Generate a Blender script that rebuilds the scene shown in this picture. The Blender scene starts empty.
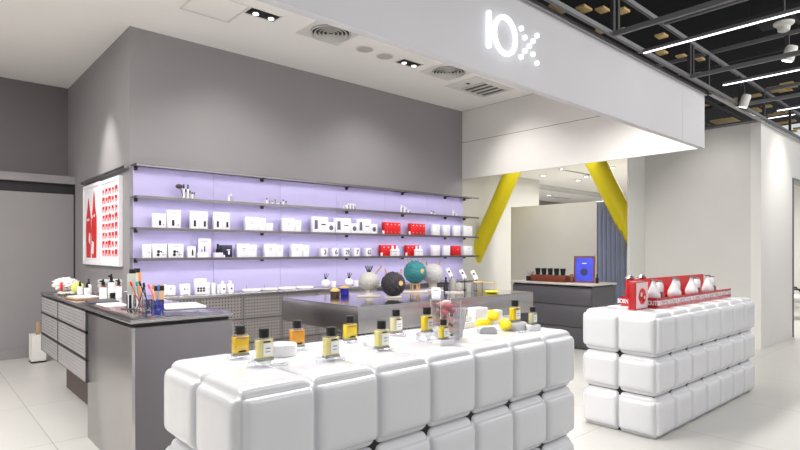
import bpy, bmesh, math, random
from mathutils import Matrix, Vector, noise
R = math.radians
PI = math.pi
random.seed(7)
S = bpy.context.scene
COL = S.collection

# ------------------------------------------------------------------ camera, world, lights, exposure
cam = bpy.data.objects.new('camera', bpy.data.cameras.new('camera'))
COL.objects.link(cam)
cam.location = (0, 0, 1.35)
cam.rotation_euler = (R(90), 0, R(-42.06))
cam.data.lens = 24.48
cam.data.sensor_width = 36
cam.data.shift_y = 0.0325
cam.data.clip_end = 100
S.camera = cam

S.view_settings.view_transform = 'Standard'
S.view_settings.look = 'None'
S.view_settings.gamma = 1
S.view_settings.use_curve_mapping = False
S.view_settings.exposure = 0.75

W = bpy.data.worlds.new('world'); S.world = W
W.use_nodes = True
bgn = W.node_tree.nodes['Background']
bgn.inputs[0].default_value = (0.86, 0.87, 0.9, 1)
bgn.inputs[1].default_value = 0.45


def area(name, loc, sx, sy, power, rot=(0, 0, 0), color=(1, .985, .96)):
    d = bpy.data.lights.new(name, 'AREA')
    d.shape = 'RECTANGLE'; d.size = sx; d.size_y = sy; d.energy = power; d.color = color
    o = bpy.data.objects.new(name, d); COL.objects.link(o)
    o.location = loc; o.rotation_euler = rot
    return o


def spot(name, loc, target, power, angle=60, blend=.6, color=(1, .98, .95), size=.05):
    d = bpy.data.lights.new(name, 'SPOT')
    d.energy = power; d.spot_size = R(angle); d.spot_blend = blend; d.color = color; d.shadow_soft_size = size
    o = bpy.data.objects.new(name, d); COL.objects.link(o)
    o.location = loc
    o.rotation_euler = (Vector(target) - Vector(loc)).to_track_quat('-Z', 'Y').to_euler()
    return o


# soffit behind the sign, mall lighting above the walkway, rear room
area('soffit_light', (3.3, 2.66, 2.98), 5.6, .5, 105)
area('mall_light', (2.5, -1.2, 4.3), 6, 2.5, 75)
area('mall_light', (8.5, -.4, 4.6), 5, 2, 80)
area('rear_room_light', (10.2, 5.0, 2.8), 2.2, 1.6, 55)
area('rear_room_light', (7.7, 5.2, 2.8), 1.2, 1.6, 12)
area('rear_room_light', (12.0, 7.6, 2.8), 3, 1.5, 75)
area('neighbour_light', (12.5, 3.1, 2.9), 3, 1, 80)
area('panel_fill_light', (8.0, -2.2, 3.2), 6, 1, 130, rot=(R(155), 0, 0))  # added fill from below for the golden ceiling panels, no fixture there
area('left_room_light', (-1.2, 5.0, 3.5), 2.0, 2.0, 130)
for p in ((2.5, 4.72), (4.45, 4.77)):
    spot('downlight_beam', (p[0], p[1], 3.5), (p[0] + .25, p[1] + .85, 1.6), 40, 110, 1.0)
spot('wall_wash_beam', (.95, 6.6, 3.55), (1.64, 6.6, 1.9), 120, 46, 1.0)
spot('wall_wash_beam', (5.5, 4.9, 3.45), (6.6, 4.6, 2.3), 40, 80, 1.0)
spot('island_beam', (1.6, 3.2, 3.5), (1.7, 2.0, .9), 36, 80, 1.0, size=.15)
spot('pillar_beam', (9.4, 1.2, 3.9), (9.6, 2.2, 1.7), 90, 60, 1.0)
spot('right_wall_beam', (7.6, 2.5, 3.7), (8.65, 2.9, 1.3), 45, 70, 1.0)
spot('stand_beam', (5.2, .4, 3.7), (5.0, 1.9, .9), 45, 60, 1.0, size=.12)

# ------------------------------------------------------------------ materials
MATS = {}


def rgb(r, g, b):
    f = lambda c: (c / 255 / 12.92) if c / 255 <= .04045 else ((c / 255 + .055) / 1.055) ** 2.4
    return (f(r), f(g), f(b), 1)


def mat(name, color, rough=.5, metal=0.0, trans=0.0, var=.04, scale=6, bump=0.0, bscale=40, coat=0.0, emit=0.0, stretch=None, rvar=0.0, ior=1.45, bdist=.01):
    m = bpy.data.materials.new(name); m.use_nodes = True
    nt = m.node_tree; b = nt.nodes['Principled BSDF']
    b.inputs['Roughness'].default_value = rough
    b.inputs['Metallic'].default_value = metal
    b.inputs['Transmission Weight'].default_value = trans
    b.inputs['Coat Weight'].default_value = coat
    b.inputs['IOR'].default_value = ior
    c = rgb(*color)
    tc = nt.nodes.new('ShaderNodeTexCoord'); mp = nt.nodes.new('ShaderNodeMapping')
    nt.links.new(tc.outputs['Object'], mp.inputs[0])
    if stretch: mp.inputs['Scale'].default_value = stretch
    n = nt.nodes.new('ShaderNodeTexNoise'); n.inputs['Scale'].default_value = scale; n.inputs['Detail'].default_value = 4
    nt.links.new(mp.outputs[0], n.inputs['Vector'])
    r = nt.nodes.new('ShaderNodeValToRGB')
    r.color_ramp.elements[0].position = .3; r.color_ramp.elements[1].position = .7
    r.color_ramp.elements[0].color = tuple(x * (1 - var) for x in c[:3]) + (1,)
    r.color_ramp.elements[1].color = tuple(min(1, x * (1 + var)) for x in c[:3]) + (1,)
    nt.links.new(n.outputs['Fac'], r.inputs[0]); nt.links.new(r.outputs[0], b.inputs['Base Color'])
    if rvar:
        mr = nt.nodes.new('ShaderNodeMapRange')
        mr.inputs['To Min'].default_value = max(.02, rough - rvar); mr.inputs['To Max'].default_value = rough + rvar
        nt.links.new(n.outputs['Fac'], mr.inputs['Value']); nt.links.new(mr.outputs[0], b.inputs['Roughness'])
    if bump:
        n2 = nt.nodes.new('ShaderNodeTexNoise'); n2.inputs['Scale'].default_value = bscale
        nt.links.new(mp.outputs[0], n2.inputs['Vector'])
        bp = nt.nodes.new('ShaderNodeBump'); bp.inputs['Strength'].default_value = bump; bp.inputs['Distance'].default_value = bdist
        nt.links.new(n2.outputs['Fac'], bp.inputs['Height']); nt.links.new(bp.outputs[0], b.inputs['Normal'])
    if emit:
        b.inputs['Emission Strength'].default_value = emit; b.inputs['Emission Color'].default_value = c
    MATS[name] = m
    return m


def holes(name, color, pitch, radius, axes, metal=.8, rough=.35, voronoi=False):
    """perforated sheet: real see-through holes in a regular grid (or irregular cells)"""
    m = mat(name, color, rough, metal)
    nt = m.node_tree; b = nt.nodes['Principled BSDF']; out = nt.nodes['Material Output']
    tc = nt.nodes.new('ShaderNodeTexCoord')
    tr = nt.nodes.new('ShaderNodeBsdfTransparent'); mx = nt.nodes.new('ShaderNodeMixShader')
    if voronoi:
        v = nt.nodes.new('ShaderNodeTexVoronoi'); v.feature = 'DISTANCE_TO_EDGE'; v.inputs['Scale'].default_value = 1 / pitch
        nt.links.new(tc.outputs['Object'], v.inputs['Vector'])
        lt = nt.nodes.new('ShaderNodeMath'); lt.operation = 'GREATER_THAN'; lt.inputs[1].default_value = radius
        nt.links.new(v.outputs['Distance'], lt.inputs[0])
    else:
        sep = nt.nodes.new('ShaderNodeSeparateXYZ'); nt.links.new(tc.outputs['Object'], sep.inputs[0])
        sq = []
        for a in axes:
            d = nt.nodes.new('ShaderNodeMath'); d.operation = 'PINGPONG'; d.inputs[1].default_value = pitch / 2
            nt.links.new(sep.outputs[a], d.inputs[0])
            p = nt.nodes.new('ShaderNodeMath'); p.operation = 'POWER'; p.inputs[1].default_value = 2
            nt.links.new(d.outputs[0], p.inputs[0]); sq.append(p)
        s = nt.nodes.new('ShaderNodeMath'); s.operation = 'ADD'
        nt.links.new(sq[0].outputs[0], s.inputs[0]); nt.links.new(sq[1].outputs[0], s.inputs[1])
        lt = nt.nodes.new('ShaderNodeMath'); lt.operation = 'LESS_THAN'; lt.inputs[1].default_value = radius ** 2
        nt.links.new(s.outputs[0], lt.inputs[0])
    nt.links.new(lt.outputs[0], mx.inputs[0]); nt.links.new(b.outputs[0], mx.inputs[1]); nt.links.new(tr.outputs[0], mx.inputs[2])
    nt.links.new(mx.outputs[0], out.inputs[0])
    return m


def thin_glass(name, tint=(1, 1, 1), refl=.12, rough=.03):
    m = bpy.data.materials.new(name); m.use_nodes = True
    nt = m.node_tree; nt.nodes.remove(nt.nodes['Principled BSDF']); out = nt.nodes['Material Output']
    tr = nt.nodes.new('ShaderNodeBsdfTransparent'); tr.inputs[0].default_value = (*tint, 1)
    gl = nt.nodes.new('ShaderNodeBsdfGlossy'); gl.inputs['Roughness'].default_value = rough
    lw = nt.nodes.new('ShaderNodeLayerWeight'); lw.inputs[0].default_value = .35
    mr = nt.nodes.new('ShaderNodeMapRange'); mr.inputs['To Min'].default_value = refl * .4; mr.inputs['To Max'].default_value = refl + .35
    mx = nt.nodes.new('ShaderNodeMixShader')
    nt.links.new(lw.outputs['Fresnel'], mr.inputs['Value']); nt.links.new(mr.outputs[0], mx.inputs[0])
    nt.links.new(tr.outputs[0], mx.inputs[1]); nt.links.new(gl.outputs[0], mx.inputs[2]); nt.links.new(mx.outputs[0], out.inputs[0])
    MATS[name] = m
    return m


def emitter(name, color, strength):
    m = bpy.data.materials.new(name); m.use_nodes = True
    nt = m.node_tree; nt.nodes.remove(nt.nodes['Principled BSDF']); out = nt.nodes['Material Output']
    e = nt.nodes.new('ShaderNodeEmission'); e.inputs[0].default_value = (*color, 1); e.inputs[1].default_value = strength
    nt.links.new(e.outputs[0], out.inputs[0]); MATS[name] = m
    return m


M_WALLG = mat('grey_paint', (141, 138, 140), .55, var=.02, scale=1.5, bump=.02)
M_WALLD = mat('dimmed_grey_paint', (112, 107, 110), .5, var=.03, scale=1.2)  # same grey paint, with the far wall's low light put into the colour
M_WHITE = mat('white_plaster', (222, 220, 216), .7, var=.015, scale=1.5)
M_CREAM = mat('warm_white_plaster', (205, 204, 199), .7, var=.02, scale=1.5)
M_STONE = mat('pale_stone_plaster', (205, 202, 194), .65, var=.03, scale=1.5)
M_FASC = mat('fascia_paint', (211, 210, 213), .5, var=.02, scale=1.2)
M_CEIL = mat('ceiling_paint', (243, 241, 237), .8, var=.01, scale=1)
M_LAV = mat('lavender_panel', (184, 177, 214), .55, var=.02, scale=1)
M_BLACKC = mat('black_ceiling', (20, 20, 21), .9)
M_DUCT = mat('black_duct', (45, 44, 46), .7, var=.1)
M_STEELP = mat('polished_steel', (176, 173, 174), .13, 1.0, var=.01, scale=3)
M_STEEL = mat('brushed_steel', (178, 175, 175), .27, 1.0, var=.015, scale=3)
M_STEELD = mat('dark_steel', (120, 116, 118), .36, .9, var=.05, scale=4)
M_TRUSS = mat('truss_metal', (120, 120, 122), .45, .6)
M_TRUSSD = mat('dark_truss_metal', (62, 62, 64), .5, .4)
M_GREYLAQ = mat('grey_lacquer', (98, 95, 99), .45, var=.03, scale=2)
M_DKLAQ = mat('charcoal_lacquer', (78, 76, 80), .45, var=.03, scale=2)
M_BLACK = mat('black_plastic', (18, 18, 20), .35)
M_GLOSSW = mat('glossy_white_resin', (219, 219, 222), .16, var=.01, scale=3, coat=.4, bump=.25, bscale=5, bdist=.012)
M_PAPW = mat('white_card', (229, 228, 232), .55, var=.01)
M_LAVW = mat('pale_violet_card', (214, 208, 232), .5, var=.01)
M_RED = mat('red_card', (205, 20, 24), .4, var=.03)
M_REDL = mat('red_lacquer', (175, 12, 20), .25, coat=.5, var=.05)
M_INK = mat('black_ink', (25, 24, 30), .6)
M_GINK = mat('grey_ink', (92, 90, 110), .6)
M_YEL = mat('yellow_paint', (213, 196, 20), .4, var=.03, scale=2)
M_WOOD = mat('walnut_wood', (110, 52, 30), .4, var=.25, scale=5, stretch=(1, 1, 8))
M_OAK = mat('pale_wood', (172, 138, 104), .5, var=.15, scale=5, stretch=(6, 1, 1))
M_GOLDW = mat('golden_panel', (250, 214, 146), .6, var=.08, scale=6)
M_GOLD = mat('gold_metal', (226, 190, 122), .4, .5)
M_LABEL = mat('paper_label', (238, 238, 236), .6)
M_GLASS = thin_glass('clear_glass', refl=.07)
M_ACRYL = thin_glass('clear_acrylic', (.96, .97, .98), .16)
M_BLUEG = thin_glass('blue_glass', (.35, .45, .85), .2)
M_LEMON = mat('lemon_peel', (244, 214, 18), .38, var=.04, bump=.2, bscale=180, coat=.2)
M_MARBLE = mat('grey_marble', (186, 179, 171), .35, var=.12, scale=9)
M_STONEG = mat('grey_stone', (178, 178, 180), .5, var=.08, scale=30)
M_CURT = mat('blue_grey_fabric', (150, 156, 176), .8, var=.08, scale=3)
M_LED = emitter('led_white', (.95, .97, 1), 3)
M_SIGN = emitter('sign_white', (.9, .93, 1), 1.0)
M_LEDV = emitter('led_violet', (.90, .87, 1), 10.5)
M_LAMP = emitter('lamp_face', (1, .97, .92), 3)
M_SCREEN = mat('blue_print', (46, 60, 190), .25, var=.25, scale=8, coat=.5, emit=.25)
M_PERF_Y = holes('perforated_steel_side', (190, 186, 188), .026, .0075, (1, 2), metal=.5)
M_PERF_X = holes('perforated_steel_back', (164, 158, 155), .034, .0078, (0, 2), metal=.5)
M_PERF_V = holes('perforated_steel_cells', (150, 146, 148), .05, .16, (0, 2), voronoi=True)


def floor_mat():
    m = mat('pale_floor_tiles', (196, 194, 190), .32, var=.05, scale=.9, bump=.02, rvar=.08)
    nt = m.node_tree; b = nt.nodes['Principled BSDF']
    ramp = [n for n in nt.nodes if n.type == 'VALTORGB'][0]
    tc = [n for n in nt.nodes if n.type == 'TEX_COORD'][0]
    mp = nt.nodes.new('ShaderNodeMapping'); mp.inputs['Location'].default_value = (.45, .33, 0)
    br = nt.nodes.new('ShaderNodeTexBrick'); br.offset = 0; br.inputs['Scale'].default_value = 1
    br.inputs['Brick Width'].default_value = 1.2; br.inputs['Row Height'].default_value = 1.2
    br.inputs['Mortar Size'].default_value = .003; br.inputs['Mortar Smooth'].default_value = .3
    br.inputs['Color2'].default_value = rgb(191, 189, 185); br.inputs['Mortar'].default_value = rgb(140, 138, 132)
    nt.links.new(tc.outputs['Object'], mp.inputs[0]); nt.links.new(mp.outputs[0], br.inputs['Vector'])
    nt.links.new(ramp.outputs[0], br.inputs['Color1']); nt.links.new(br.outputs['Color'], b.inputs['Base Color'])
    return m


M_FLOOR = floor_mat()

# ------------------------------------------------------------------ mesh builder


class MB:
    def __init__(s): s.bm = bmesh.new()

    def _new(s, geom, M):
        vs = [v for v in geom if isinstance(v, bmesh.types.BMVert)]
        if M is not None: bmesh.ops.transform(s.bm, matrix=M, verts=vs)
        return vs

    def box(s, x0, x1, y0, y1, z0, z1, bev=0, seg=2, M=None):
        g = bmesh.ops.create_cube(s.bm, size=1)['verts']
        bmesh.ops.transform(s.bm, matrix=Matrix.Translation(((x0 + x1) / 2, (y0 + y1) / 2, (z0 + z1) / 2)) @ Matrix.Diagonal((abs(x1 - x0), abs(y1 - y0), abs(z1 - z0), 1)), verts=g)
        if bev:
            es = list({e for v in g for e in v.link_edges})
            r = bmesh.ops.bevel(s.bm, geom=es, offset=bev, segments=seg, affect='EDGES', profile=.5)
            g = list({v for f in r['faces'] for v in f.verts} | {v for v in g if v.is_valid})
        if M is not None: bmesh.ops.transform(s.bm, matrix=M, verts=g)
        return s

    def lathe(s, prof, c=(0, 0, 0), seg=24, M=None, rib=None, cap=True):
        rings = []
        for r, z in prof:
            ring = []
            for k in range(seg):
                a = 2 * PI * k / seg
                rr = r * (1 + (rib[0] * math.cos(rib[1] * a) if rib else 0))
                ring.append(s.bm.verts.new((c[0] + rr * math.cos(a), c[1] + rr * math.sin(a), c[2] + z)))
            rings.append(ring)
        for a, b in zip(rings, rings[1:]):
            for k in range(seg):
                s.bm.faces.new((a[k], a[(k + 1) % seg], b[(k + 1) % seg], b[k]))
        if cap:
            s.bm.faces.new(rings[0][::-1]); s.bm.faces.new(rings[-1])
        if M is not None: bmesh.ops.transform(s.bm, matrix=M, verts=[v for r in rings for v in r])
        return s

    def cyl(s, r, z0, z1, c=(0, 0), seg=20, M=None, bev=0):
        p = [(r, z0), (r, z1)] if not bev else [(r - bev, z0), (r, z0 + bev), (r, z1 - bev), (r - bev, z1)]
        return s.lathe(p, (c[0], c[1], 0), seg, M)

    def tube(s, pts, r, seg=8, r1=None):
        pts = [Vector(p) for p in pts]; rings = []
        n = len(pts)
        for i, p in enumerate(pts):
            d = (pts[min(i + 1, n - 1)] - pts[max(i - 1, 0)]).normalized()
            q = d.to_track_quat('Z', 'Y').to_matrix()
            rr = r if r1 is None else r + (r1 - r) * i / (n - 1)
            rings.append([s.bm.verts.new(p + q @ Vector((rr * math.cos(2 * PI * k / seg), rr * math.sin(2 * PI * k / seg), 0))) for k in range(seg)])
        for a, b in zip(rings, rings[1:]):
            for k in range(seg):
                s.bm.faces.new((a[k], a[(k + 1) % seg], b[(k + 1) % seg], b[k]))
        s.bm.faces.new(rings[0][::-1]); s.bm.faces.new(rings[-1])
        return s

    def ball(s, r, c=(0, 0, 0), sc=(1, 1, 1), sub=3, amp=0, freq=1, M=None):
        g = bmesh.ops.create_icosphere(s.bm, subdivisions=sub, radius=r)['verts']
        for v in g:
            if amp:
                d = v.co.normalized(); v.co *= 1 + amp * noise.noise(d * freq)
            v.co = Vector((v.co.x * sc[0] + c[0], v.co.y * sc[1] + c[1], v.co.z * sc[2] + c[2]))
        if M is not None: bmesh.ops.transform(s.bm, matrix=M, verts=g)
        return s

    def prism(s, pts, z0, z1, M=None):
        a = [s.bm.verts.new((x, y, z0)) for x, y in pts]; b = [s.bm.verts.new((x, y, z1)) for x, y in pts]
        n = len(pts)
        for k in range(n): s.bm.faces.new((a[k], a[(k + 1) % n], b[(k + 1) % n], b[k]))
        s.bm.faces.new(a[::-1]); s.bm.faces.new(b)
        if M is not None: bmesh.ops.transform(s.bm, matrix=M, verts=a + b)
        return s

    def build(s, name, m, parent=None, loc=None, rz=0, smooth=40):
        bmesh.ops.recalc_face_normals(s.bm, faces=s.bm.faces)
        me = bpy.data.meshes.new(name); s.bm.to_mesh(me); s.bm.free()
        if smooth:
            me.shade_smooth(); me.set_sharp_from_angle(angle=R(smooth))
        me.materials.append(m)
        o = bpy.data.objects.new(name, me); COL.objects.link(o)
        if parent: o.parent = parent
        if loc: o.location = loc
        o.rotation_euler.z = rz
        return o


def thing(name, label, cat, loc=(0, 0, 0), rz=0, group=None):
    o = bpy.data.objects.new(name, None); o.empty_display_size = .05
    COL.objects.link(o); o.location = loc; o.rotation_euler.z = rz
    return tag(o, label, cat, group)


def tag(o, label, cat, group=None):
    o['label'] = label; o['category'] = cat
    if group: o['group'] = group
    return o


def copy_tree(o, parent=None):
    c = o.copy(); COL.objects.link(c); c.parent = parent
    for ch in o.children: copy_tree(ch, c)
    return c


def dup(o, label, loc, rz=None):
    c = copy_tree(o); c['label'] = label; c.location = loc
    if rz is not None: c.rotation_euler.z = rz
    return c


def struct(name, m, *boxes, bev=0, smooth=0):
    b = MB()
    for x in boxes: b.box(*x, bev=bev)
    o = b.build(name, m, smooth=smooth); o['kind'] = 'structure'
    return o


_FONTS = {}


def lettering(txt, size, m, parent, loc, rot=(R(90), 0, 0), name='lettering', ext=.0006, sx=1, bold=0):
    cu = bpy.data.curves.new('t', 'FONT'); cu.body = txt; cu.size = size; cu.extrude = ext; cu.offset = bold
    cu.align_x = 'CENTER'; cu.align_y = 'CENTER'; cu.resolution_u = 3
    t = bpy.data.objects.new('t', cu); COL.objects.link(t)
    dg = bpy.context.evaluated_depsgraph_get()
    me = bpy.data.meshes.new_from_object(t.evaluated_get(dg))
    bpy.data.objects.remove(t); bpy.data.curves.remove(cu)
    me.materials.clear(); me.materials.append(m)
    o = bpy.data.objects.new(name, me); COL.objects.link(o)
    o.parent = parent; o.location = loc; o.rotation_euler = rot; o.scale = (sx, 1, 1)
    return o


ORD = ['first', 'second', 'third', 'fourth', 'fifth', 'sixth', 'seventh', 'eighth', 'ninth', 'tenth', 'eleventh', 'twelfth', 'thirteenth', 'fourteenth', 'fifteenth', 'sixteenth']

# ------------------------------------------------------------------ the setting
XW, YB, ZC = 1.64, 5.86, 3.605          # side wall plane, shelf wall plane, ceiling height
YF = 2.254                             # face of the sign band
struct('floor', M_FLOOR, (-8, 22, -6, 14, -.1, 0))
struct('wall_back', M_WALLG, (XW, 6.645, YB, YB + .12, 0, ZC))
struct('wall_side', M_WALLG, (XW, XW + .12, YB + .12, 8.7, 0, ZC))
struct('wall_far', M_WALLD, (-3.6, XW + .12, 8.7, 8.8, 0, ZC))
struct('wall_left', M_WHITE, (-3.7, -3.6, YF, 8.7, 0, ZC))
struct('ceiling', M_CEIL, (-3.6, 6.64, 3.0, 8.7, ZC, ZC + .1), (-3.6, 6.64, YF + .06, 3.0, 3.03, 3.1), (-3.6, 6.64, 2.98, 3.0, 3.1, ZC + .1))
# sign band with its return over the opening
struct('wall_front', M_FASC, (-3.7, 6.035, YF, YF + .06, 2.51, 3.12), (6.041, 6.66, YF, YF + .06, 2.51, 3.12), (6.0, 6.08, YF + .012, YF + .05, 2.515, 3.115))
struct('trim_1', M_WHITE, (6.64, 6.66, YF + .06, 6.9, 2.51, 3.095), (6.648, 6.66, 3.0, 6.9, 3.1, ZC))
struct('trim_2', M_INK, (6.642, 6.658, 3.0, YB, 3.094, 3.101))
# sliding-door housing of the far left wall
struct('wall_partition', M_WALLG, (-3.6, XW, 8.30, 8.7, 0, 2.10), bev=.0)
struct('trim_3', M_WALLG, (-3.6, XW, 8.26, 8.7, 2.235, 2.335))
struct('trim_4', M_DUCT, (-3.6, XW, 8.34, 8.7, 2.10, 2.235), (XW - .012, XW, 8.27, 8.30, 0, 2.235))
struct('baseboard_left', M_WALLG, (-3.6, XW - .02, 8.27, 8.30, 0, .12))
# lavender back panels behind the shelves
b = MB()
for k in range(6): b.box(XW + .03 + k * .828, XW + .03 + (k + 1) * .828 - .003, YB - .02, YB, .9, 2.2)
o = b.build('trim_5', M_LAV, smooth=0); o['kind'] = 'structure'
# rear room beyond the opening
struct('wall_rear', M_CREAM, (6.66, 10.24, 6.8, 6.9, 0, 2.9))
struct('wall_inner', M_STONE, (8.7, 8.8, 4.62, 6.42, 0, 2.2))
struct('trim_6', M_CREAM, (8.12, 8.75, 3.8, 3.83, 0, 2.9))
struct('wall_right', M_CREAM, (8.65, 8.77, 2.34, 3.8, 0, 3.12), (8.65, 8.77, 3.8, 4.06, 0, 2.9))
struct('wall_pillar', M_WHITE, (8.65, 10.3, 2.216, 2.34, 0, 3.12), (10.3, 15, 2.216, 2.34, 2.49, 3.12))
struct('trim_7', M_STEELD, (10.3, 15, 2.20, 2.36, 2.47, 2.50), (10.3, 10.33, 2.20, 2.36, 0, 2.47))
struct('trim_8', M_STEEL, (6.66, 15, 2.17, 2.215, 3.1, 3.135), (8.64, 8.78, 2.17, 3.8, 3.12, 3.15), (-3.7, 6.66, YF - .03, YF, 3.10, 3.135))
struct('ceiling_rear', M_CEIL, (6.66, 16, 3.8, 9.6, 2.9, 3.0), (8.77, 16, 2.34, 3.8, 2.95, 3.05))
struct('trim_9', M_CREAM, (6.7, 16, 7.2, 7.5, 2.84, 2.9))
struct('wall_end', M_WALLG, (9.0, 16, 9.5, 9.6, 0, 2.9))
struct('wall_neighbour', M_WHITE, (16, 16.1, 2.3, 9.6, 0, 3.0), (8.77, 16, 3.86, 3.95, 0, 2.9))
struct('baseboard_right', M_STONE, (8.78, 16, 3.84, 3.86, 0, .1))
# black mall ceiling with ducts
struct('ceiling_mall', M_BLACKC, (-8, 22, -6, 14, 5.6, 5.7))

# ducts and hanging frame of the mall ceiling
t = thing('air_duct', 'large black rectangular air duct high under the dark mall ceiling', 'duct', (9.5, 1.2, 4.95))
MB().box(-.35, .35, -5, 1.3, -.2, .2, bev=.02).build('duct', M_DUCT, t)
for k in range(7): MB().box(-.37, .37, -4.6 + k * .9, -4.55 + k * .9, -.22, .22).build('flange', M_TRUSSD, t)
t = thing('round_duct', 'round black spiral duct crossing the dark mall ceiling at right', 'duct', (0, 0, 0))
b = MB(); b.tube([(9, .35, 4.45), (16, .35, 4.45)], .16, 20)
b.build('pipe', M_DUCT, t)
for k in range(12): MB().tube([(9.3 + k * .55, .35, 4.45), (9.33 + k * .55, .35, 4.45)], .172, 20).build('collar', M_TRUSSD, t)

t = thing('ceiling_truss', 'grey steel truss running above the sign band and pillar', 'truss', (0, 2.19, 0))
MB().box(3.0, 15, -.03, .0, 3.135, 3.17).build('lower_chord', M_TRUSS, t)
MB().box(3.0, 15, -.03, .0, 3.50, 3.54).build('upper_chord', M_TRUSS, t)
for x in (4.33, 4.41, 5.98, 6.06, 6.51, 7.59, 7.68, 8.59, 9.95, 10.9, 12.2, 13.4):
    MB().box(x, x + .035, -.03, 0, 3.17, 3.50).build('post', M_TRUSSD, t)
k = 0
for x, z, nm in ((3.3, 3.53, 'left of the sign end'), (4.33, 3.15, 'over the dotted cross of the sign'), (5.34, 3.53, 'over the middle of the sign band'), (5.98, 3.15, 'over the right end of the sign band'), (7.59, 3.15, 'above the right wall'), (8.59, 3.53, 'above the pillar corner'), (10.9, 3.15, 'furthest right above the pillar')):
    o = MB().box(x, x + .03, -4, 2.16, z - .02, z + .02).build('ceiling_bar', M_TRUSS)
    tag(o, 'thin grey steel ceiling bar ' + nm, 'bar', 'steel bars of the mall ceiling')
    k += 1
for x, z, nm in ((7.2, 4.0, 'lower dark rail behind the sign band'), (9.2, 4.2, 'dark rail above the right wall'), (11.5, 4.1, 'dark rail far right above the pillar'), (6.0, 4.75, 'high dark rail near the top edge')):
    o = MB().box(x, x + .05, -4, 7, z, z + .06).build('ceiling_rail', M_TRUSSD)
    tag(o, 'black steel ceiling rail, ' + nm, 'rail', 'dark rails of the mall ceiling')
for y, z, nm in ((.9, 3.9, 'nearest'), (3.2, 3.75, 'behind the truss'), (4.6, 4.3, 'furthest back')):
    o = MB().box(4, 18, y, y + .04, z, z + .05).build('ceiling_rail', M_TRUSSD)
    tag(o, 'long black ceiling rail parallel to the sign, ' + nm, 'rail', 'dark rails of the mall ceiling')
for x0, y0, y1, z, nm in ((4.9, -3, 2.16, 3.13, 'starting at the sign band top'), (6.45, .2, 2.0, 3.12, 'short, just right of the sign band corner'), (8.95, -2, 2.1, 3.3, 'above the pillar corner'), (11.3, -1, 4.2, 3.7, 'far right above the pillar')):
    t = thing('linear_light', 'glowing white linear light ' + nm, 'light', (x0, 0, z), group='linear lights of the mall ceiling')
    MB().box(-.018, .018, y0, y1, 0, .025).build('housing', M_TRUSS, t)
    MB().box(-.009, .009, y0, y1, -.006, 0).build('diffuser', M_LED, t)
big = [(5.95, 3.8, .38, .16)]
tiles = [(6.09, 3.74, .3, .14), (6.34, 3.55, .2, .12), (6.54, 3.41, .16, .12), (6.76, 3.25, .16, .12), (7.15, 3.73, .16, .13), (7.37, 3.55, .16, .13), (7.96, 3.26, .16, .13), (8.3, 3.72, .16, .12), (8.63, 3.53, .17, .13), (9.04, 3.39, .17, .13), (9.38, 3.24, .16, .1), (9.85, 3.71, .16, .14), (10.16, 3.53, .15, .12), (12.53, 3.4, .45, .45), (14.34, 4.39, .6, .5), (12.56, 4.24, .3, .3), (13.68, 3.62, .45, .2), (13.49, 3.35, .2, .16), (14.64, 3.65, .2, .18), (14.43, 3.47, .2, .18), (14.35, 3.31, .2, .2), (14.29, 3.18, .2, .18), (15.51, 3.6, .2, .16), (15.5, 3.47, .18, .14), (15.44, 3.33, .2, .14), (16.8, 3.62, .2, .2), (16.5, 3.43, .2, .18), (12.19, 2.88, .4, .22), (12.07, 2.65, .4, .2), (12.58, 2.79, .4, .2)]
for i, (x, y, sx, sy) in enumerate(tiles):
    o = MB().box(-sx / 2, sx / 2, -sy / 2, sy / 2, 0, .03, bev=.004).build('ceiling_panel', M_GOLDW, loc=(x, y, 4.4))
    tag(o, ('golden wood ceiling panel above the sign band, ' if i < 13 else 'golden wood ceiling panel above the right wall, ') + ORD[i if i < 13 else i - 13] + ' along from the left' if i - 13 < 16 else 'golden wood ceiling panel at the far right end of the row, ' + ORD[i - 29], 'ceiling panel', 'golden ceiling panels')


def track_lamp(label, loc, r=.055):
    t = thing('spotlight', label, 'spotlight', loc, group='spotlights of the mall ceiling')
    Mx = Matrix.Rotation(R(18), 4, 'X')
    MB().lathe([(r, 0), (r, .13), (r * .85, .15)], M=Mx).build('housing', M_WHITE, t)
    MB().lathe([(r * .85, -.002), (r * .85, .002)], M=Mx).build('lamp_face', M_LAMP, t)
    MB().box(-.01, .01, -.02, .02, .13, .26).build('bracket', M_TRUSSD, t)
    return t


track_lamp('white cylinder spotlight hanging at the right edge, tilted down', (6.69, 1.484, 3.30))
o = MB().box(6.677, 6.703, -2, 3.5, 3.56, 3.60).build('ceiling_rail', M_TRUSS)
tag(o, 'thin grey rail carrying the white cylinder spotlight at right', 'rail', 'dark rails of the mall ceiling')
t = track_lamp('small lit spotlight just above the right wall top', (7.53, 2.12, 3.10), .05)
MB().box(.03, .062, -.015, .015, .02, .07).build('clamp', M_TRUSSD, t)
t = thing('projector', 'pale rounded ceiling device near the top right corner', 'ceiling device', (6.37, 1.44, 3.56))
MB().lathe([(.03, -.06), (.05, -.05), (.055, -.01), (.085, .01), (.09, .03), (.04, .045)]).build('body', M_CREAM, t)
MB().cyl(.012, .04, .4).build('stem', M_TRUSSD, t)

# ------------------------------------------------------------------ ceiling fittings inside the shop


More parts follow.
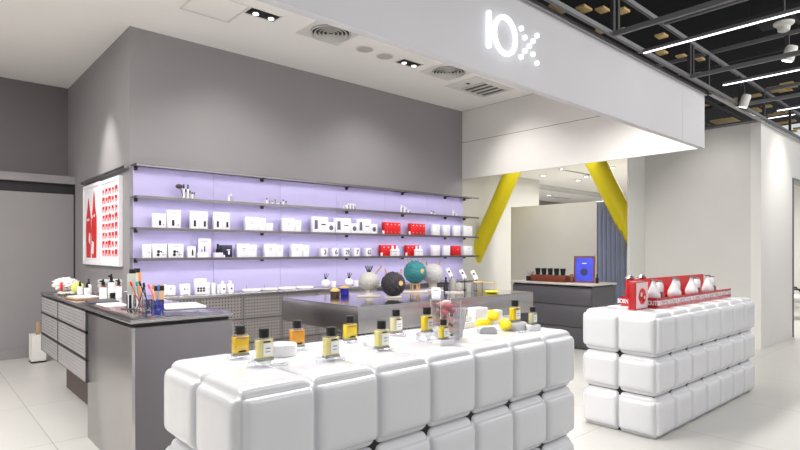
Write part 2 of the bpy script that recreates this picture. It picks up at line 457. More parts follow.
def square_light(label, x, y):
    t = thing('recessed_light', label, 'ceiling light', (x, y, ZC), group='square recessed ceiling lights')
    MB().box(-.15, .15, -.075, .075, -.004, 0).build('opening', M_BLACK, t)
    b = MB()
    b.box(-.165, .165, -.09, -.075, -.008, 0); b.box(-.165, .165, .075, .09, -.008, 0)
    b.box(-.165, -.15, -.075, .075, -.008, 0); b.box(.15, .165, -.075, .075, -.008, 0)
    b.build('frame', M_WHITE, t)
    for s in (-1, 1):
        MB().cyl(.05, -.012, -.004, (s * .08, 0)).build('lamp', M_BLACK, t)
        MB().cyl(.028, -.016, -.012, (s * .08 + .015, .015)).build('bulb', M_LAMP, t)


square_light('square black and white recessed light nearest the left ceiling edge', 2.5, 4.72)
square_light('square black and white recessed light right of the two round covers', 4.45, 4.77)


def diffuser(label, x, y, s):
    t = thing('air_diffuser', label, 'air vent', (x, y, ZC), group='round air diffusers')
    MB().box(-s, s, -s, s, -.008, 0, bev=.003).build('plate', M_WHITE, t)
    for i, r in enumerate((.9, .72, .54, .36, .18)):
        MB().lathe([(s * r * .86, -.008), (s * r * .92, -.03), (s * r * .88, -.03), (s * r * .80, -.008)], seg=32, cap=False).build('ring', M_CREAM, t)
    MB().cyl(s * .8, -.0095, -.008, seg=32).build('throat', M_TRUSSD, t)


diffuser('square plate with round ring diffuser left of two round covers', 3.22, 4.63, .26)
diffuser('round ring diffuser beside the square vent grille', 5.02, 4.65, .26)
for i, (x, y) in enumerate(((3.77, 4.76), (4.08, 4.78))):
    t = thing('ceiling_speaker', 'small round grey ceiling cover, ' + ('left one of two' if i == 0 else 'right one of two beside square light'), 'ceiling cover', (x, y, ZC), group='round ceiling covers')
    MB().lathe([(.105, 0), (.105, -.006), (.09, -.01)][::-1]).build('rim', M_WHITE, t)
    MB().cyl(.088, -.013, -.0095).build('mesh', mat('speaker_mesh', (186, 182, 178), .7) if i == 0 else MATS['speaker_mesh'], t)
t = thing('vent_grille', 'square ceiling vent grille with slats near the rear wall corner', 'air vent', (5.84, 4.83, ZC))
MB().box(-.42, .42, -.28, .28, -.006, 0, bev=.002).build('plate', M_WHITE, t)
MB().box(-.16, .34, -.2, .2, -.008, -.006).build('duct_opening', M_TRUSSD, t)
for i in range(5): MB().box(-.16 + i * .12, -.12 + i * .12, -.2, .2, -.018, -.008).build('slat', M_CREAM, t)
MB().box(-.16, .34, -.21, -.2, -.02, 0).build('frame', M_WHITE, t)
MB().box(-.30, -.24, -.04, .0, -.01, -.006).build('switch', M_TRUSSD, t)
t = thing('access_panel', 'faint square white access panel in the ceiling at upper left', 'panel', (2.1, 4.88, ZC))
MB().box(-.22, .22, -.22, .22, -.005, 0, bev=.002).build('door_leaf', M_CEIL, t)
b = MB(); b.box(-.24, .24, -.24, -.225, -.007, 0); b.box(-.24, .24, .225, .24, -.007, 0); b.box(-.24, -.225, -.225, .225, -.007, 0); b.box(.225, .24, -.225, .225, -.007, 0)
b.build('frame', M_WHITE, t)
for i, (x, y, r) in enumerate(((9.6, 6.28, .06), (10.84, 6.21, .06), (13.15, 8.42, .07), (10.39, 5.77, .05), (9.63, 4.83, .05), (9.1, 5.55, .035))):
    t = thing('downlight', 'small round downlight in the rear room ceiling, ' + ORD[i] + ' from the left wall' if i < 3 else 'small round downlight in the rear room ceiling by the yellow column, ' + ORD[i - 3], 'ceiling light', (x, y, 2.9), group='rear room downlights')
    MB().lathe([(r, -.012), (r * 1.3, -.008), (r * 1.3, 0)]).build('rim', M_STEEL, t)
    MB().cyl(r * .8, -.014, -.011).build('lamp_face', M_LAMP, t)
for i, (x, y) in enumerate(((9.75, 5.6), (14.0, 8.6))):
    t = thing('slot_vent', 'long thin slot vent in the rear ceiling, ' + ('beside the right yellow column' if i == 0 else 'further back over the grey end wall'), 'air vent', (x, y, 2.9), group='slot vents')
    MB().box(-.6, .6, -.03, .03, -.006, 0).build('slot', M_TRUSSD, t)
    b = MB(); b.box(-.62, .62, -.045, -.03, -.01, 0); b.box(-.62, .62, .03, .045, -.01, 0)
    b.build('frame', M_WHITE, t)

# ------------------------------------------------------------------ shop sign
SY = YF
t = thing('shop_sign', 'glowing white shop sign letters with dotted cross on the grey band', 'sign', (2.97 * YF / 2.18 - .022, SY, 2.73 * 1.0))
k = YF / 2.18
# bar, ring, nine dots (in sign plane, relative to the empty)
ox, oz = 2.97 * k, 2.73
zz = lambda z: 1.35 + (z - 1.35) * k - oz
xx = lambda x: x * k - ox
def capsule(b, x, z0, z1, r):
    pts = [(x + r * math.cos(a), z1 - r + r * math.sin(a)) for a in [PI * i / 8 for i in range(9)]] + [(x - r * math.cos(a), z0 + r - r * math.sin(a)) for a in [PI * i / 8 for i in range(9)]]
    b.prism(pts, .012, .03, M=Matrix.Rotation(R(90), 4, 'X'))
b = MB(); capsule(b, xx(2.722), zz(2.622), zz(2.860), .018); b.build('letter', M_SIGN, t)
b = MB()
outer = []
seg = 40
cx, cz, rx, rz, wd = xx(2.889), zz(2.745), .130, .136, .030
vo = []
for y0 in (-.012, -.03):
    for s in (0, 1):
        vo.append([b.bm.verts.new((cx + (rx - s * wd) * math.cos(2 * PI * i / seg), y0, cz + (rz - s * wd) * math.sin(2 * PI * i / seg))) for i in range(seg)])
for i in range(seg):
    j = (i + 1) % seg
    for p, q in ((0, 1), (1, 3), (3, 2), (2, 0)):
        b.bm.faces.new((vo[p][i], vo[p][j], vo[q][j], vo[q][i]))
b.build('letter', M_SIGN, t)
for x, z in ((3.065, 2.84), (3.105, 2.79), (3.155, 2.745), (3.20, 2.70), (3.248, 2.65), (3.248, 2.84), (3.20, 2.79), (3.107, 2.70), (3.063, 2.65)):
    MB().lathe([(.0178, .012), (.0178, .03)], seg=16, M=Matrix.Translation((xx(x), 0, zz(z))) @ Matrix.Rotation(R(90), 4, 'X')).build('dot', M_SIGN, t)

# ------------------------------------------------------------------ yellow columns
def column(label, p0, p1, r=.16):
    t = thing('slanted_column', label, 'column', (0, 0, 0), group='yellow slanted columns')
    MB().tube([p0, p1], r, 40).build('shaft', M_YEL, t)
    return t
column('left yellow round column leaning down to the left into the rear wall', (8.2, 5.93, 2.95), (8.2, 7.12, .85), .15)
column('right yellow round column leaning down to the right behind the wall end', (8.38, 4.56, 2.95), (8.80, 3.975, 1.44))

# curtain
pts = []
n = 90
for i in range(n + 1):
    y = 4.09 + .5 * i / n
    pts.append((8.62 + .045 * math.sin(i / n * 2 * PI * 6.5) + .012 * math.sin(i * .9), y))
b = MB()
poly = pts + [(x + .012, y) for x, y in reversed(pts)]
b.prism(poly, .03, 2.16)
t = thing('curtain', 'blue grey hanging curtain between inner wall and right yellow column', 'curtain')
b.build('fabric', M_CURT, t, smooth=80)
MB().tube([(8.62, 4.09, 2.175), (8.62, 4.6, 2.175)], .012).build('rail', M_STEEL, t)

# ------------------------------------------------------------------ the two pillow-block stands


def pillow_block(b, x0, x1, y0, y1, z0, z1, r=.03, bulge=.024, w=.055):
    """one cushion-like block: rounded cube whose six faces swell outwards between creased edges"""
    bm = b.bm
    h = Vector(((x1 - x0) / 2, (y1 - y0) / 2, (z1 - z0) / 2)); c = Vector(((x0 + x1) / 2, (y0 + y1) / 2, (z0 + z1) / 2))
    ds = (0, .004, .010, .019, .031, .047, .075)
    def ticks(hh): return [-hh + d for d in ds] + [0.0] + [hh - d for d in reversed(ds)]
    g = lambda d: math.sqrt(max(0, 1 - (1 - min(d / w, 1)) ** 2))
    for ax in range(3):
        u, v = (ax + 1) % 3, (ax + 2) % 3
        tu, tv = ticks(h[u]), ticks(h[v])
        for sg in (-1, 1):
            grid = []
            for a in tu:
                row = []
                for e in tv:
                    q = Vector((0, 0, 0)); q[u] = a; q[v] = e; q[ax] = sg * h[ax]
                    inner = Vector([max(-h[i] + r, min(h[i] - r, q[i])) for i in range(3)])
                    d = q - inner
                    q2 = inner + d.normalized() * r if d.length > 1e-9 else q
                    q2[ax] += sg * bulge * g(h[u] - abs(a)) * g(h[v] - abs(e))
                    row.append(bm.verts.new(q2 + c))
                grid.append(row)
            for i in range(len(tu) - 1):
                for j in range(len(tv) - 1):
                    bm.faces.new((grid[i][j], grid[i + 1][j], grid[i + 1][j + 1], grid[i][j + 1]))


def block_stand(label, loc, rz, nx, px, ny, py):
    t = thing('display_stand', label, 'display stand', loc, rz, 'white pillow block stands')
    for z0, z1 in ((.014, .276), (.320, .560), (.602, .877)):
        b = MB(); e = .002
        for i in range(nx):
            for j in range(ny):
                pillow_block(b, i * px + (.007 if i == 0 else -e), (i + 1) * px - (.007 if i == nx - 1 else -e), j * py + (.007 if j == 0 else -e), (j + 1) * py - (.007 if j == ny - 1 else -e), z0, z1)
        bmesh.ops.remove_doubles(b.bm, verts=b.bm.verts, dist=.0004)
        b.build('block_tier', M_GLOSSW, t, smooth=75)
    MB().box(.036, nx * px - .036, .036, ny * py - .036, 0, .6).build('plinth', M_BLACK, t)  # plinth carried up as a black core that puts shade into the tier gaps
    return t


block_stand('long white stand of glossy pillow blocks in front, carrying perfume bottles', (.785, 1.637, 0), 0, 7, .2915, 2, .345)
block_stand('white stand of glossy pillow blocks at right, under red displays', (3.94, 1.645, 0), R(-.8), 7, .306, 2, .29)
ZT = .90       # stand top

# ------------------------------------------------------------------ steel counters
t = thing('counter_base', 'grey steel service counter base at left with dark end panel', 'counter', (.96, 3.39, 0))
MB().box(0, .02, 0, 1.05, .0, .90, bev=.002).build('side_panel', M_STEEL, t)
MB().box(.02, .615, 0, .02, 0, .90, bev=.002).build('end_panel', M_GREYLAQ, t)
MB().box(.02, .60, .02, 1.05, .02, .90).build('body', M_GREYLAQ, t)
MB().box(.60, .615, .02, 1.05, .0, .90).build('inner_panel', M_GREYLAQ, t)
MB().box(.03, .60, .03, 1.05, .895, .925).build('shadow_gap', M_BLACK, t)
t = thing('worktop', 'polished steel worktop at left under cosmetics and toothbrushes', 'worktop', (.95, 3.38, .925))
MB().box(0, .63, 0, 2.48, 0, .025, bev=.003).build('slab', M_STEELP, t)
MB().box(0, .685, 2.48, 2.89, 0, .025, bev=.003).build('end_slab', M_STEELP, t)
# drawer cabinet with perforated fronts
t = thing('drawer_cabinet', 'long low cabinet with perforated steel drawers at far left', 'cabinet', (.95, 4.45, 0))
MB().box(.21, .63, .0, 1.78, 0, .385).build('plinth', mat('brown_plinth', (92, 78, 74), .6), t)
MB().box(.05, .63, .01, 1.80, .385, .395).build('bottom_board', M_GREYLAQ, t)
MB().box(.60, .63, .01, 1.80, .40, .92).build('back_board', M_GREYLAQ, t)
MB().box(.0, .63, 1.785, 1.80, .40, .92).build('end_board', M_STEELD, t)
for r, (z0, z1) in enumerate(((.395, .558), (.568, .755), (.765, .915))):
    for c, (y0, y1) in enumerate(((0.0, .995), (1.005, 1.785))):
        d = MB().box(.0, .003, y0, y1, z0, z1).build('drawer', M_PERF_Y, t, smooth=0)
        bb = MB()
        bb.box(-.002, .012, y0, y1, z1 - .008, z1); bb.box(-.002, .012, y0, y1, z0, z0 + .006)
        bb.box(-.002, .012, y0, y0 + .008, z0, z1); bb.box(-.002, .012, y1 - .008, y1, z0, z1)
        bb.build('drawer_rim', M_STEELD, d)
MB().box(.012, .6, .01, 1.78, .56, .566).build('shelf', M_DKLAQ, t)
MB().box(.012, .6, .01, 1.78, .757, .763).build('shelf', M_DKLAQ, t)
o = MB().box(0, .2, 0, .12, 0, .13, bev=.01).build('paper_box', M_OAK, loc=(1.0, 4.62, .77)); tag(o, 'tan box seen through the top perforated drawer beside steel panel', 'box')
o = MB().box(0, .15, 0, .10, 0, .13, bev=.01).build('paper_box', M_OAK, loc=(1.0, 4.66, .57)); tag(o, 'tan box seen through the middle perforated drawer', 'box')
# bin
t = thing('waste_bin', 'white rectangular bin on the floor behind the drawer cabinet', 'bin', (1.09, 7.80, 0))
b = MB(); b.box(0, .01, 0, .2, 0, .34); b.box(.14, .15, 0, .2, 0, .34); b.box(.01, .14, 0, .01, 0, .34); b.box(.01, .14, .19, .2, 0, .34); b.box(0, .15, 0, .2, 0, .02)
b.build('body', M_WHITE, t)
o = MB().box(0, .04, 0, .03, 0, .46, bev=.004).build('wooden_stick', M_OAK, loc=(1.15, 7.90, .022)); tag(o, 'short wooden stick standing up out of the white bin', 'stick')

M_CABG = mat('cabinet_grey', (140, 136, 135), .45, .4)
# back cabinets and worktop
t0 = None
for i in range(6):
    x = 1.73 + .47 * i - (.0)
    if i == 0:
        t0 = thing('drawer_cabinet', 'perforated grey cabinet column against the lavender wall, first from the left', 'cabinet', (x, 5.48, 0), group='perforated cabinets under the back worktop')
        MB().box(.0, .47, .02, .36, 0, .86).build('body', M_BLACK, t0)
        for z0 in (.095, .358, .62):
            d = MB().box(.004, .466, 0, .004, z0, z0 + .25).build('drawer', M_PERF_X, t0, smooth=0)
            bb = MB(); bb.box(.004, .466, -.004, .012, z0 + .235, z0 + .252); bb.box(.004, .466, -.004, .012, z0, z0 + .014); bb.box(.004, .02, -.004, .012, z0, z0 + .25); bb.box(.45, .466, -.004, .012, z0, z0 + .25)
            bb.build('drawer_rim', M_CABG, d)
        MB().box(0, .47, .04, .1, 0, .09).build('plinth', M_GREYLAQ, t0)
    else:
        dup(t0, 'perforated grey cabinet column against the lavender wall, %s from the left' % ORD[i], (x, 5.48, 0))
o = MB().box(1.64, 6.55, 5.46, 5.84, .872, .9, bev=.003).build('worktop', M_STEEL); tag(o, 'long narrow steel worktop along the lavender wall under the shelves', 'worktop')

# central floating steel table
t = thing('steel_table', 'thick brushed steel table in the middle carrying round sculpted balls', 'table', (2.68, 3.47, 0))
MB().box(0, 2.43, 0, 1.2, .68, .897, bev=.004).build('slab', M_STEEL, t)
MB().box(.002, 2.428, .002, 1.198, .897, .9).build('top_sheet', M_STEELP, t)
MB().box(.42, 2.1, .30, .305, .03, .68).build('perforated_screen', M_PERF_V, t, smooth=0)
MB().box(.42, .425, .305, 1.0, .03, .68).build('perforated_screen', M_PERF_V, t, smooth=0)
MB().box(.55, 2.0, .45, .95, .0, .68).build('core', M_WHITE, t)
MB().box(.42, 2.1, .30, 1.0, 0, .03).build('foot', M_STEELD, t)

# rear desk
t = thing('chest_of_drawers', 'charcoal chest of drawers in the rear room with pale stone top', 'cabinet', (6.81, 3.70, 0))
MB().box(.02, .65, .0, 1.3, .0, .855).build('body', M_DKLAQ, t)
for z0, z1 in ((.60, .83), (.30, .59), (.03, .29)):
    MB().box(0, .02, .01, 1.29, z0, z1, bev=.003).build('drawer', M_DKLAQ, t)
MB().box(-.02, .67, -.02, 1.32, .875, .9, bev=.003).build('top', M_MARBLE, t)
MB().box(.02, .63, .02, 1.28, .85, .875).build('shadow_gap', M_BLACK, t)
t = thing('wooden_rack', 'low walnut rack holding five black cups on the rear chest', 'rack', (7.0, 4.46, .9), R(90))
MB().box(-.28, .30, -.06, .06, .01, .10, bev=.003).build('body', M_WOOD, t)
MB().box(-.29, .31, -.07, .07, 0, .012).build('base', M_WOOD, t)
c0 = None
for i in range(5):
    p = (7.0, 4.67 - i * .105, 1.0)
    if c0 is None:
        c0 = MB().lathe([(.030, 0), (.041, .095), (.036, .095), (.027, .01)]).build('cup', M_BLACK, loc=p); tag(c0, 'black cup on the walnut rack, first from the left', 'cup', 'black cups on the walnut rack')
    else: dup(c0, 'black cup on the walnut rack, %s from the left' % ORD[i], p)
o = MB().lathe([(.02, 0), (.05, .05), (.055, .07), (.04, .055)]).build('small_bowl', M_MARBLE, loc=(7.02, 4.815, .975)); tag(o, 'small white bowl at the left end of the walnut rack', 'bowl')
o = MB().box(-.055, .055, -.03, .03, 0, .075, bev=.004).build('small_box', M_BLACK, loc=(7.0, 4.815, .9)); tag(o, 'small dark box under the white bowl beside the walnut rack', 'box')
o = MB().lathe([(.028, 0), (.028, .08), (.02, .09), (.02, .12)]).build('jar', M_WOOD, loc=(7.02, 4.125, .9)); tag(o, 'small dark brown jar between walnut rack and blue framed picture', 'jar')
t = thing('framed_picture', 'walnut framed glowing blue picture standing on the rear chest', 'picture', (7.12, 3.99, .9), R(-72))
Mx = Matrix.Rotation(R(-6), 4, 'X')
b = MB(); w, h = .145, .38
b.box(-w, w, 0, .03, 0, .022, M=Mx); b.box(-w, w, 0, .03, h - .022, h, M=Mx); b.box(-w, -w + .022, 0, .03, .022, h - .022, M=Mx); b.box(w - .022, w, 0, .03, .022, h - .022, M=Mx)
b.build('frame', M_WOOD, t)
pc = MB().box(-w + .022, w - .022, .008, .02, .022, h - .022, M=Mx).build('picture', M_SCREEN, t)
MB().lathe([(.05, 0), (.05, .004)], seg=20, M=Mx @ Matrix.Translation((0, .006, .15)) @ Matrix.Rotation(R(90), 4, 'X')).build('printed_mark', mat('dark_blue_ink', (30, 30, 90), .4), pc)
MB().box(-.03, .03, .004, .008, .27, .28, M=Mx).build('printed_mark', M_PAPW, pc)
t = thing('bottle', 'small black bottle standing right of the blue framed picture', 'bottle', (7.12, 3.79, .9))
MB().lathe([(.022, 0), (.022, .07), (.01, .082)]).build('body', M_BLACK, t)
MB().cyl(.010, .08, .125).build('cap', M_BLACK, t)

# ------------------------------------------------------------------ wall shelves
SHX0, SHX1 = 1.64, 6.80
SZ = (2.211, 1.895, 1.584, 1.282)
for i, z in enumerate(SZ):
    t = thing('wall_shelf', 'long thin dark steel shelf on the lavender wall, ' + ('topmost and empty', 'second from the top', 'third from the top', 'lowest of the four')[i], 'shelf', (SHX0, YB - .02, z), group='lavender wall shelves')
    MB().box(0, SHX1 - SHX0, -.20, 0, -.012, 0, bev=.002).build('board', M_STEELD, t)
    for x in (.03, 1.42, 2.65, 3.65, 4.55, 5.0):
        b = MB(); b.box(x, x + .03, -.16, 0, -.02, -.012); b.box(x, x + .03, -.03, 0, -.05, -.012)
        b.build('bracket', M_DUCT, t)
    MB().box(0, SHX1 - SHX0, -.20, -.193, -.028, -.012).build('front_lip', M_STEELD, t)
    MB().box(.06, 4.92, -.188, -.17, -.017, -.012).build('light_strip', M_LEDV, t)
t = thing('picture_rail', 'dark steel rail on the side wall carrying the two red prints', 'rail', (XW, 5.87, 2.19))
MB().box(-.05, 0, 0, 1.85, -.012, .012).build('bar', M_STEELD, t)
MB().box(-.05, -.045, 0, 1.85, .012, .016).build('lip', M_STEELD, t)


def framed(label, y0, y1, z0, z1):
    t = thing('framed_print', label, 'picture', (XW - .022, (y0 + y1) / 2, z0), group='red prints on the side wall')
    w = (y1 - y0) / 2; h = z1 - z0
    b = MB(); f = .035
    b.box(-.02, .02, -w, w, 0, f); b.box(-.02, .02, -w, w, h - f, h); b.box(-.02, .02, -w, -w + f, f, h - f); b.box(-.02, .02, w - f, w, f, h - f)
    b.build('frame', M_PAPW, t)
    p = MB().box(-.012, .015, -w + f, w - f, f, h - f).build('sheet', M_PAPW, t)
    return t, p, w, h


RX = Matrix(((0, 0, 1, 0), (-1, 0, 0, 0), (0, 1, 0, 0), (0, 0, 0, 1)))     # (x right, y up) drawing -> wall plane facing -X


def draw(pts, parent, m, name='printed_shape', d=-.014):
    return MB().prism(pts, 0, .002, M=Matrix.Translation((d, 0, 0)) @ RX).build(name, m, parent)


t, p, w, h = framed('white framed print of two red slender figures, the left one', 6.84, 7.64, 1.19, 2.14)
for cx, top in ((-.14, .80), (.12, .86)):
    q = [(cx - .10, .08), (cx - .125, .40), (cx - .11, .56), (cx - .05, .68), (cx - .03, top - .06), (cx, top), (cx + .03, top - .06), (cx + .05, .68), (cx + .115, .56), (cx + .125, .40), (cx + .10, .08)]
    draw(q, p, M_RED)
for cx, z in ((-.2, .52), (-.12, .52), (.04, .55), (.14, .56)):
    draw([(cx - .02, z), (cx + .02, z), (cx + .02, z + .03), (cx - .02, z + .03)], p, M_PAPW, d=-.016)
draw([(-.12, .28), (-.06, .24), (-.05, .36), (-.10, .38)], p, M_PAPW, d=-.016)
draw([(.02, .14), (.10, .12), (.12, .26), (.04, .28)], p, M_PAPW, d=-.016)
t, p, w, h = framed('white framed print of small red figures in rows, the right one', 6.09, 6.82, 1.19, 2.13)
for r in range(8):
    for c in range(5):
        x = -.25 + c * .125 + random.uniform(-.008, .008); z = .10 + r * .096
        a = random.uniform(.75, 1.1); k = random.uniform(.8, 1.2)
        draw([(x - .045 * a, z), (x - .022, z), (x - .018, z + .036 * k), (x + .014, z + .036 * k), (x + .018, z + .004), (x + .042 * a, z + .004), (x + .05 * a, z + .07), (x + .01, z + .078 * a), (x - .05 * a, z + .072)], p, M_RED, name='printed_figure')

# ------------------------------------------------------------------ goods on the shelves
YS = 5.70          # front face plane of boxes on the shelves


def carton(label, x, w, h, z, m=M_PAPW, d=.055, y=YS, marks=(), group=None, side=None, name='carton', rz=0):
    """one box: marks are (dx, z0, z1, width, material) patches on its front"""
    t = thing(name, label, 'box', (x, y, z), rz, group)
    MB().box(-w / 2, w / 2, 0, d, 0, h, bev=.002).build('body', m, t)
    for dx, z0, z1, mw, mm in marks:
        MB().box(dx - mw / 2, dx + mw / 2, -.0015, 0, z0, z1).build('printed_mark', mm, t)
    if side:
        MB().box(-w / 2 - .0015, -w / 2, .015, d - .015, side[0], side[1]).build('printed_mark', side[2], t)
    return t


G3, G4, GB = 'cartons on the third shelf', 'cartons on the lowest wall shelf', 'cartons on the back worktop'
Z3, Z4, Z2, Z9 = SZ[2], SZ[3], SZ[1], .9
tiny = lambda h, w: [(0, h * .80, h * .83, w * .35, M_GINK)]
carton('squat white carton with black bar, leftmost on the third shelf', 1.88, .125, .144, Z3, M_PAPW, marks=[(.0, .025, .075, .022, M_INK), (.035, .03, .04, .01, M_INK)] + tiny(.144, .12), group=G3)
carton('tall white carton with black bar, second on the third shelf', 2.02, .135, .186, Z3, M_PAPW, marks=[(-.01, .025, .085, .024, M_INK), (.04, .03, .04, .01, M_GINK)] + tiny(.186, .13), group=G3)
for gx, nm in ((2.28, 'first'), (2.53, 'second')):
    carton('tall white carton, left half of the %s pair with black bars' % nm, gx - .046, .09, .188, Z3, M_PAPW, marks=[(.0, .025, .09, .024, M_INK)] + tiny(.188, .09), group=G3)
    carton('tall white carton, right half of the %s pair with black bars' % nm, gx + .046, .09, .185, Z3, M_PAPW, marks=[(.015, .025, .085, .024, M_INK)] + tiny(.185, .09), group=G3)
vee = lambda w, h: [(0, h * .62, h * .66, w * .3, M_GINK), (0, h * .5, h * .54, w * .14, M_GINK)]
for x, w, h, nm in ((2.89, .16, .151, 'large plain white carton right of the black barred pairs'), (3.015, .08, .142, 'medium white carton between large and tiny cartons'), (3.105, .085, .09, 'tiny low white carton at the end of the first plain trio'), (3.36, .16, .153, 'large plain white carton in the middle pair of the third shelf'), (3.49, .08, .135, 'smaller plain white carton in the middle pair of the third shelf')):
    carton(nm, x, w, h, Z3, M_PAPW, marks=vee(w, h), group=G3, d=.06)
for i, (x, w, h, x2, w2, h2) in enumerate(((3.81, .22, .19, 3.97, .105, .128), (4.16, .235, .188, 4.34, .10, .128), (4.51, .215, .188, 4.675, .105, .128))):
    n3 = ('first', 'second', 'third')[i]
    t = carton('wide white carton with violet picture and lettering, %s of three' % n3, x, w, h, Z3, M_PAPW, marks=[(-w * .3, h * .2, h * .8, w * .22, M_GINK), (w * .2, h * .48, h * .56, w * .3, M_INK if i == 0 else M_GINK)], group=G3, d=.06)
    t = carton('small square white carton with round drawing, %s of three' % n3, x2, w2, h2, Z3, M_PAPW, group=G3, d=.045)
    MB().lathe([(.032, 0), (.032, .0015)], M=Matrix.Translation((0, 0, .06)) @ Matrix.Rotation(R(90), 4, 'X')).build('printed_mark', M_GINK, t)
for i, (x, nm) in enumerate(((4.99, 'left'), (5.48, 'right'))):
    t = carton('wide bright red carton with dotted face, %s one on the third shelf' % nm, x + .02, .29, .165, Z3, M_RED, group='red cartons', d=.07, name='red_carton')
    for k in range(4):
        MB().lathe([(.008, 0), (.008, .0015)], seg=10, M=Matrix.Translation((-.10 + k * .072, 0, .135)) @ Matrix.Rotation(R(90), 4, 'X')).build('dot', M_PAPW, t)
        MB().lathe([(.005, 0), (.005, .0015)], seg=10, M=Matrix.Translation((-.10 + k * .072, 0, .03)) @ Matrix.Rotation(R(90), 4, 'X')).build('dot', M_PAPW, t)
    o = MB().box(-.015, .015, 0, .012, 0, .045, bev=.002).build('price_tag', M_PAPW, loc=(x - .175, YS - .03, Z3)); tag(o, 'tiny white tag at the left foot of the %s red third shelf carton' % nm, 'tag')
for i, (x, w) in enumerate(((5.88, .15), (6.11, .14), (6.35, .14), (6.60, .2))):
    carton('plain white carton right of the red cartons on the third shelf, %s of four' % ORD[i], x, w, .163, Z3, M_PAPW, marks=[(.02, .11, .115, .03, M_GINK)], group=G3, d=.055)

carton('narrow white carton leftmost on the lowest wall shelf', 1.76, .07, .132, Z4, marks=[(.015, .05, .06, .01, M_INK)], group=G4)
for i, (x, w) in enumerate(((1.88, .135), (2.04, .15))):
    t = carton('white carton with round black dots, %s of two on the lowest shelf' % ('left' if i == 0 else 'right'), x, w, .14, Z4, marks=tiny(.14, w), group=G4)
    for dx, dz, r in ((-.015, .062, .016), (-.018, .03, .015), (.012, .062, .009), (.03, .055, .005), (.03, .03, .006), (.05, .03, .005)):
        MB().lathe([(r, 0), (r, .0015)], seg=14, M=Matrix.Translation((dx, 0, dz)) @ Matrix.Rotation(R(90), 4, 'X')).build('dot', M_INK, t)
carton('small white carton with black bottle shape printed on it', 2.2, .085, .115, Z4, marks=[(.01, .02, .07, .018, M_INK), (.01, .07, .085, .01, M_INK)], group=G4)
carton('tall pale violet card display with slim bottle drawing', 2.355, .14, .2, Z4, M_LAVW, d=.02, y=YS + .04, marks=[(0.0, .06, .12, .012, M_INK), (-.03, .06, .09, .01, M_GINK), (.0, .165, .17, .08, M_GINK)], name='card_display')
o = MB().box(-.052, .052, 0, .04, 0, .05, bev=.002).build('carton', M_PAPW, loc=(2.31, YS - .03, Z4)); tag(o, 'low white block in front of the tall violet card display', 'box')


def round_bottle(label, x, y, z, r, h, m, capm, hc=.3, name='bottle', group=None, rc=.45):
    t = thing(name, label, 'bottle', (x, y, z), group=group)
    hb = h * (1 - hc)
    MB().lathe([(r * .92, 0), (r, .004), (r, hb - r * .4), (r * .5, hb), (r * .5, hb + .004)]).build('body', m, t)
    MB().cyl(r * rc, hb + .002, h).build('cap', capm, t)
    return t


round_bottle('small dark dropper bottle on the lowest shelf beside a dark carton', 2.49, YS + .01, Z4 + .05, .022, .095, M_BLACK, M_BLACK, .5, rc=.6)
o = MB().box(-.045, .045, -.02, .05, 0, .05, bev=.002).build('riser', M_LAVW, loc=(2.49, YS, Z4)); tag(o, 'pale violet block under the small dark dropper bottle', 'block')
t = carton('dark navy carton with white shapes on the lowest shelf', 2.585, .125, .133, Z4, mat('navy_card', (28, 26, 52), .4), marks=[(.025, .03, .07, .018, M_PAPW), (.02, .075, .085, .04, M_PAPW), (-.03, .0, .025, .02, M_PAPW), (.03, .11, .115, .03, M_GINK)], name='navy_carton')
for i, (x, x2) in enumerate(((2.785, 2.9), (3.12, 3.24), (3.475, 3.6))):
    n3 = ('first', 'second', 'third')[i]
    carton('large plain white carton of the %s plain pair, lowest shelf' % n3, x, .15, .148, Z4, marks=vee(.15, .148), group=G4, d=.06)
    carton('smaller plain white carton of the %s plain pair, lowest shelf' % n3, x2, .085, .138, Z4, marks=vee(.085, .138), group=G4, d=.055)
for i, (x, s) in enumerate(((3.87, '3'), (4.04, '6'), (4.215, '29'), (4.38, '7'), (4.58, '62'))):
    t = carton('little white carton printed with number %s on the lowest shelf' % s, x, .085, .106, Z4, group='numbered little cartons', d=.08)
    lettering(s, .085, M_INK, t, (.008, -.0012, .052), bold=.002, sx=1 if len(s) < 2 else .7)
for i, x in enumerate((4.96, 5.42)):
    nm = 'left' if i == 0 else 'right'
    t = carton('wide red carton behind white bottles on the lowest shelf, %s one' % nm, x + .02, .28 if i == 0 else .24, .152, Z4, M_RED, group='red cartons', d=.06, y=YS + .05, name='red_carton')
    for k in range(3):
        MB().lathe([(.008, 0), (.008, .0015)], seg=10, M=Matrix.Translation((-.09 + k * .08, 0, .12)) @ Matrix.Rotation(R(90), 4, 'X')).build('dot', M_PAPW, t)
    o = MB().box(-.015, .015, 0, .012, 0, .045, bev=.002).build('price_tag', M_PAPW, loc=(x - .15, YS, Z4)); tag(o, 'tiny white tag at the left foot of the %s red lowest shelf carton' % nm, 'tag')
    for j, dx in enumerate((.045, .125)):
        b2 = thing('white_bottle', 'white bottle in front of the %s lowest red carton, %s one' % (nm, 'left' if j == 0 else 'right'), 'bottle', (x + dx, YS, Z4), group='white bottles on the lowest shelf')
        MB().lathe([(.036, 0), (.038, .005), (.038, .085), (.014, .10)]).build('body', M_PAPW, b2)
        MB().cyl(.013, .098, .142, bev=.002).build('cap', M_PAPW, b2)
        MB().lathe([(.0385, .06), (.0385, .064)], cap=False).build('printed_mark', M_GINK, b2)
for i, (x, w) in enumerate(((5.88, .15), (6.12, .13))):
    carton('plain white carton right of the red ones, lowest shelf, %s' % ('nearer the bottles' if i == 0 else 'touching the small red carton'), x, w, .152, Z4, marks=[(.02, .11, .115, .03, M_GINK)], group=G4, d=.055)
carton('small square red carton near the right end of the lowest shelf', 6.33, .19, .146, Z4, M_RED, marks=[(.03, .09, .095, .03, M_PAPW)], group='red cartons', name='red_carton')
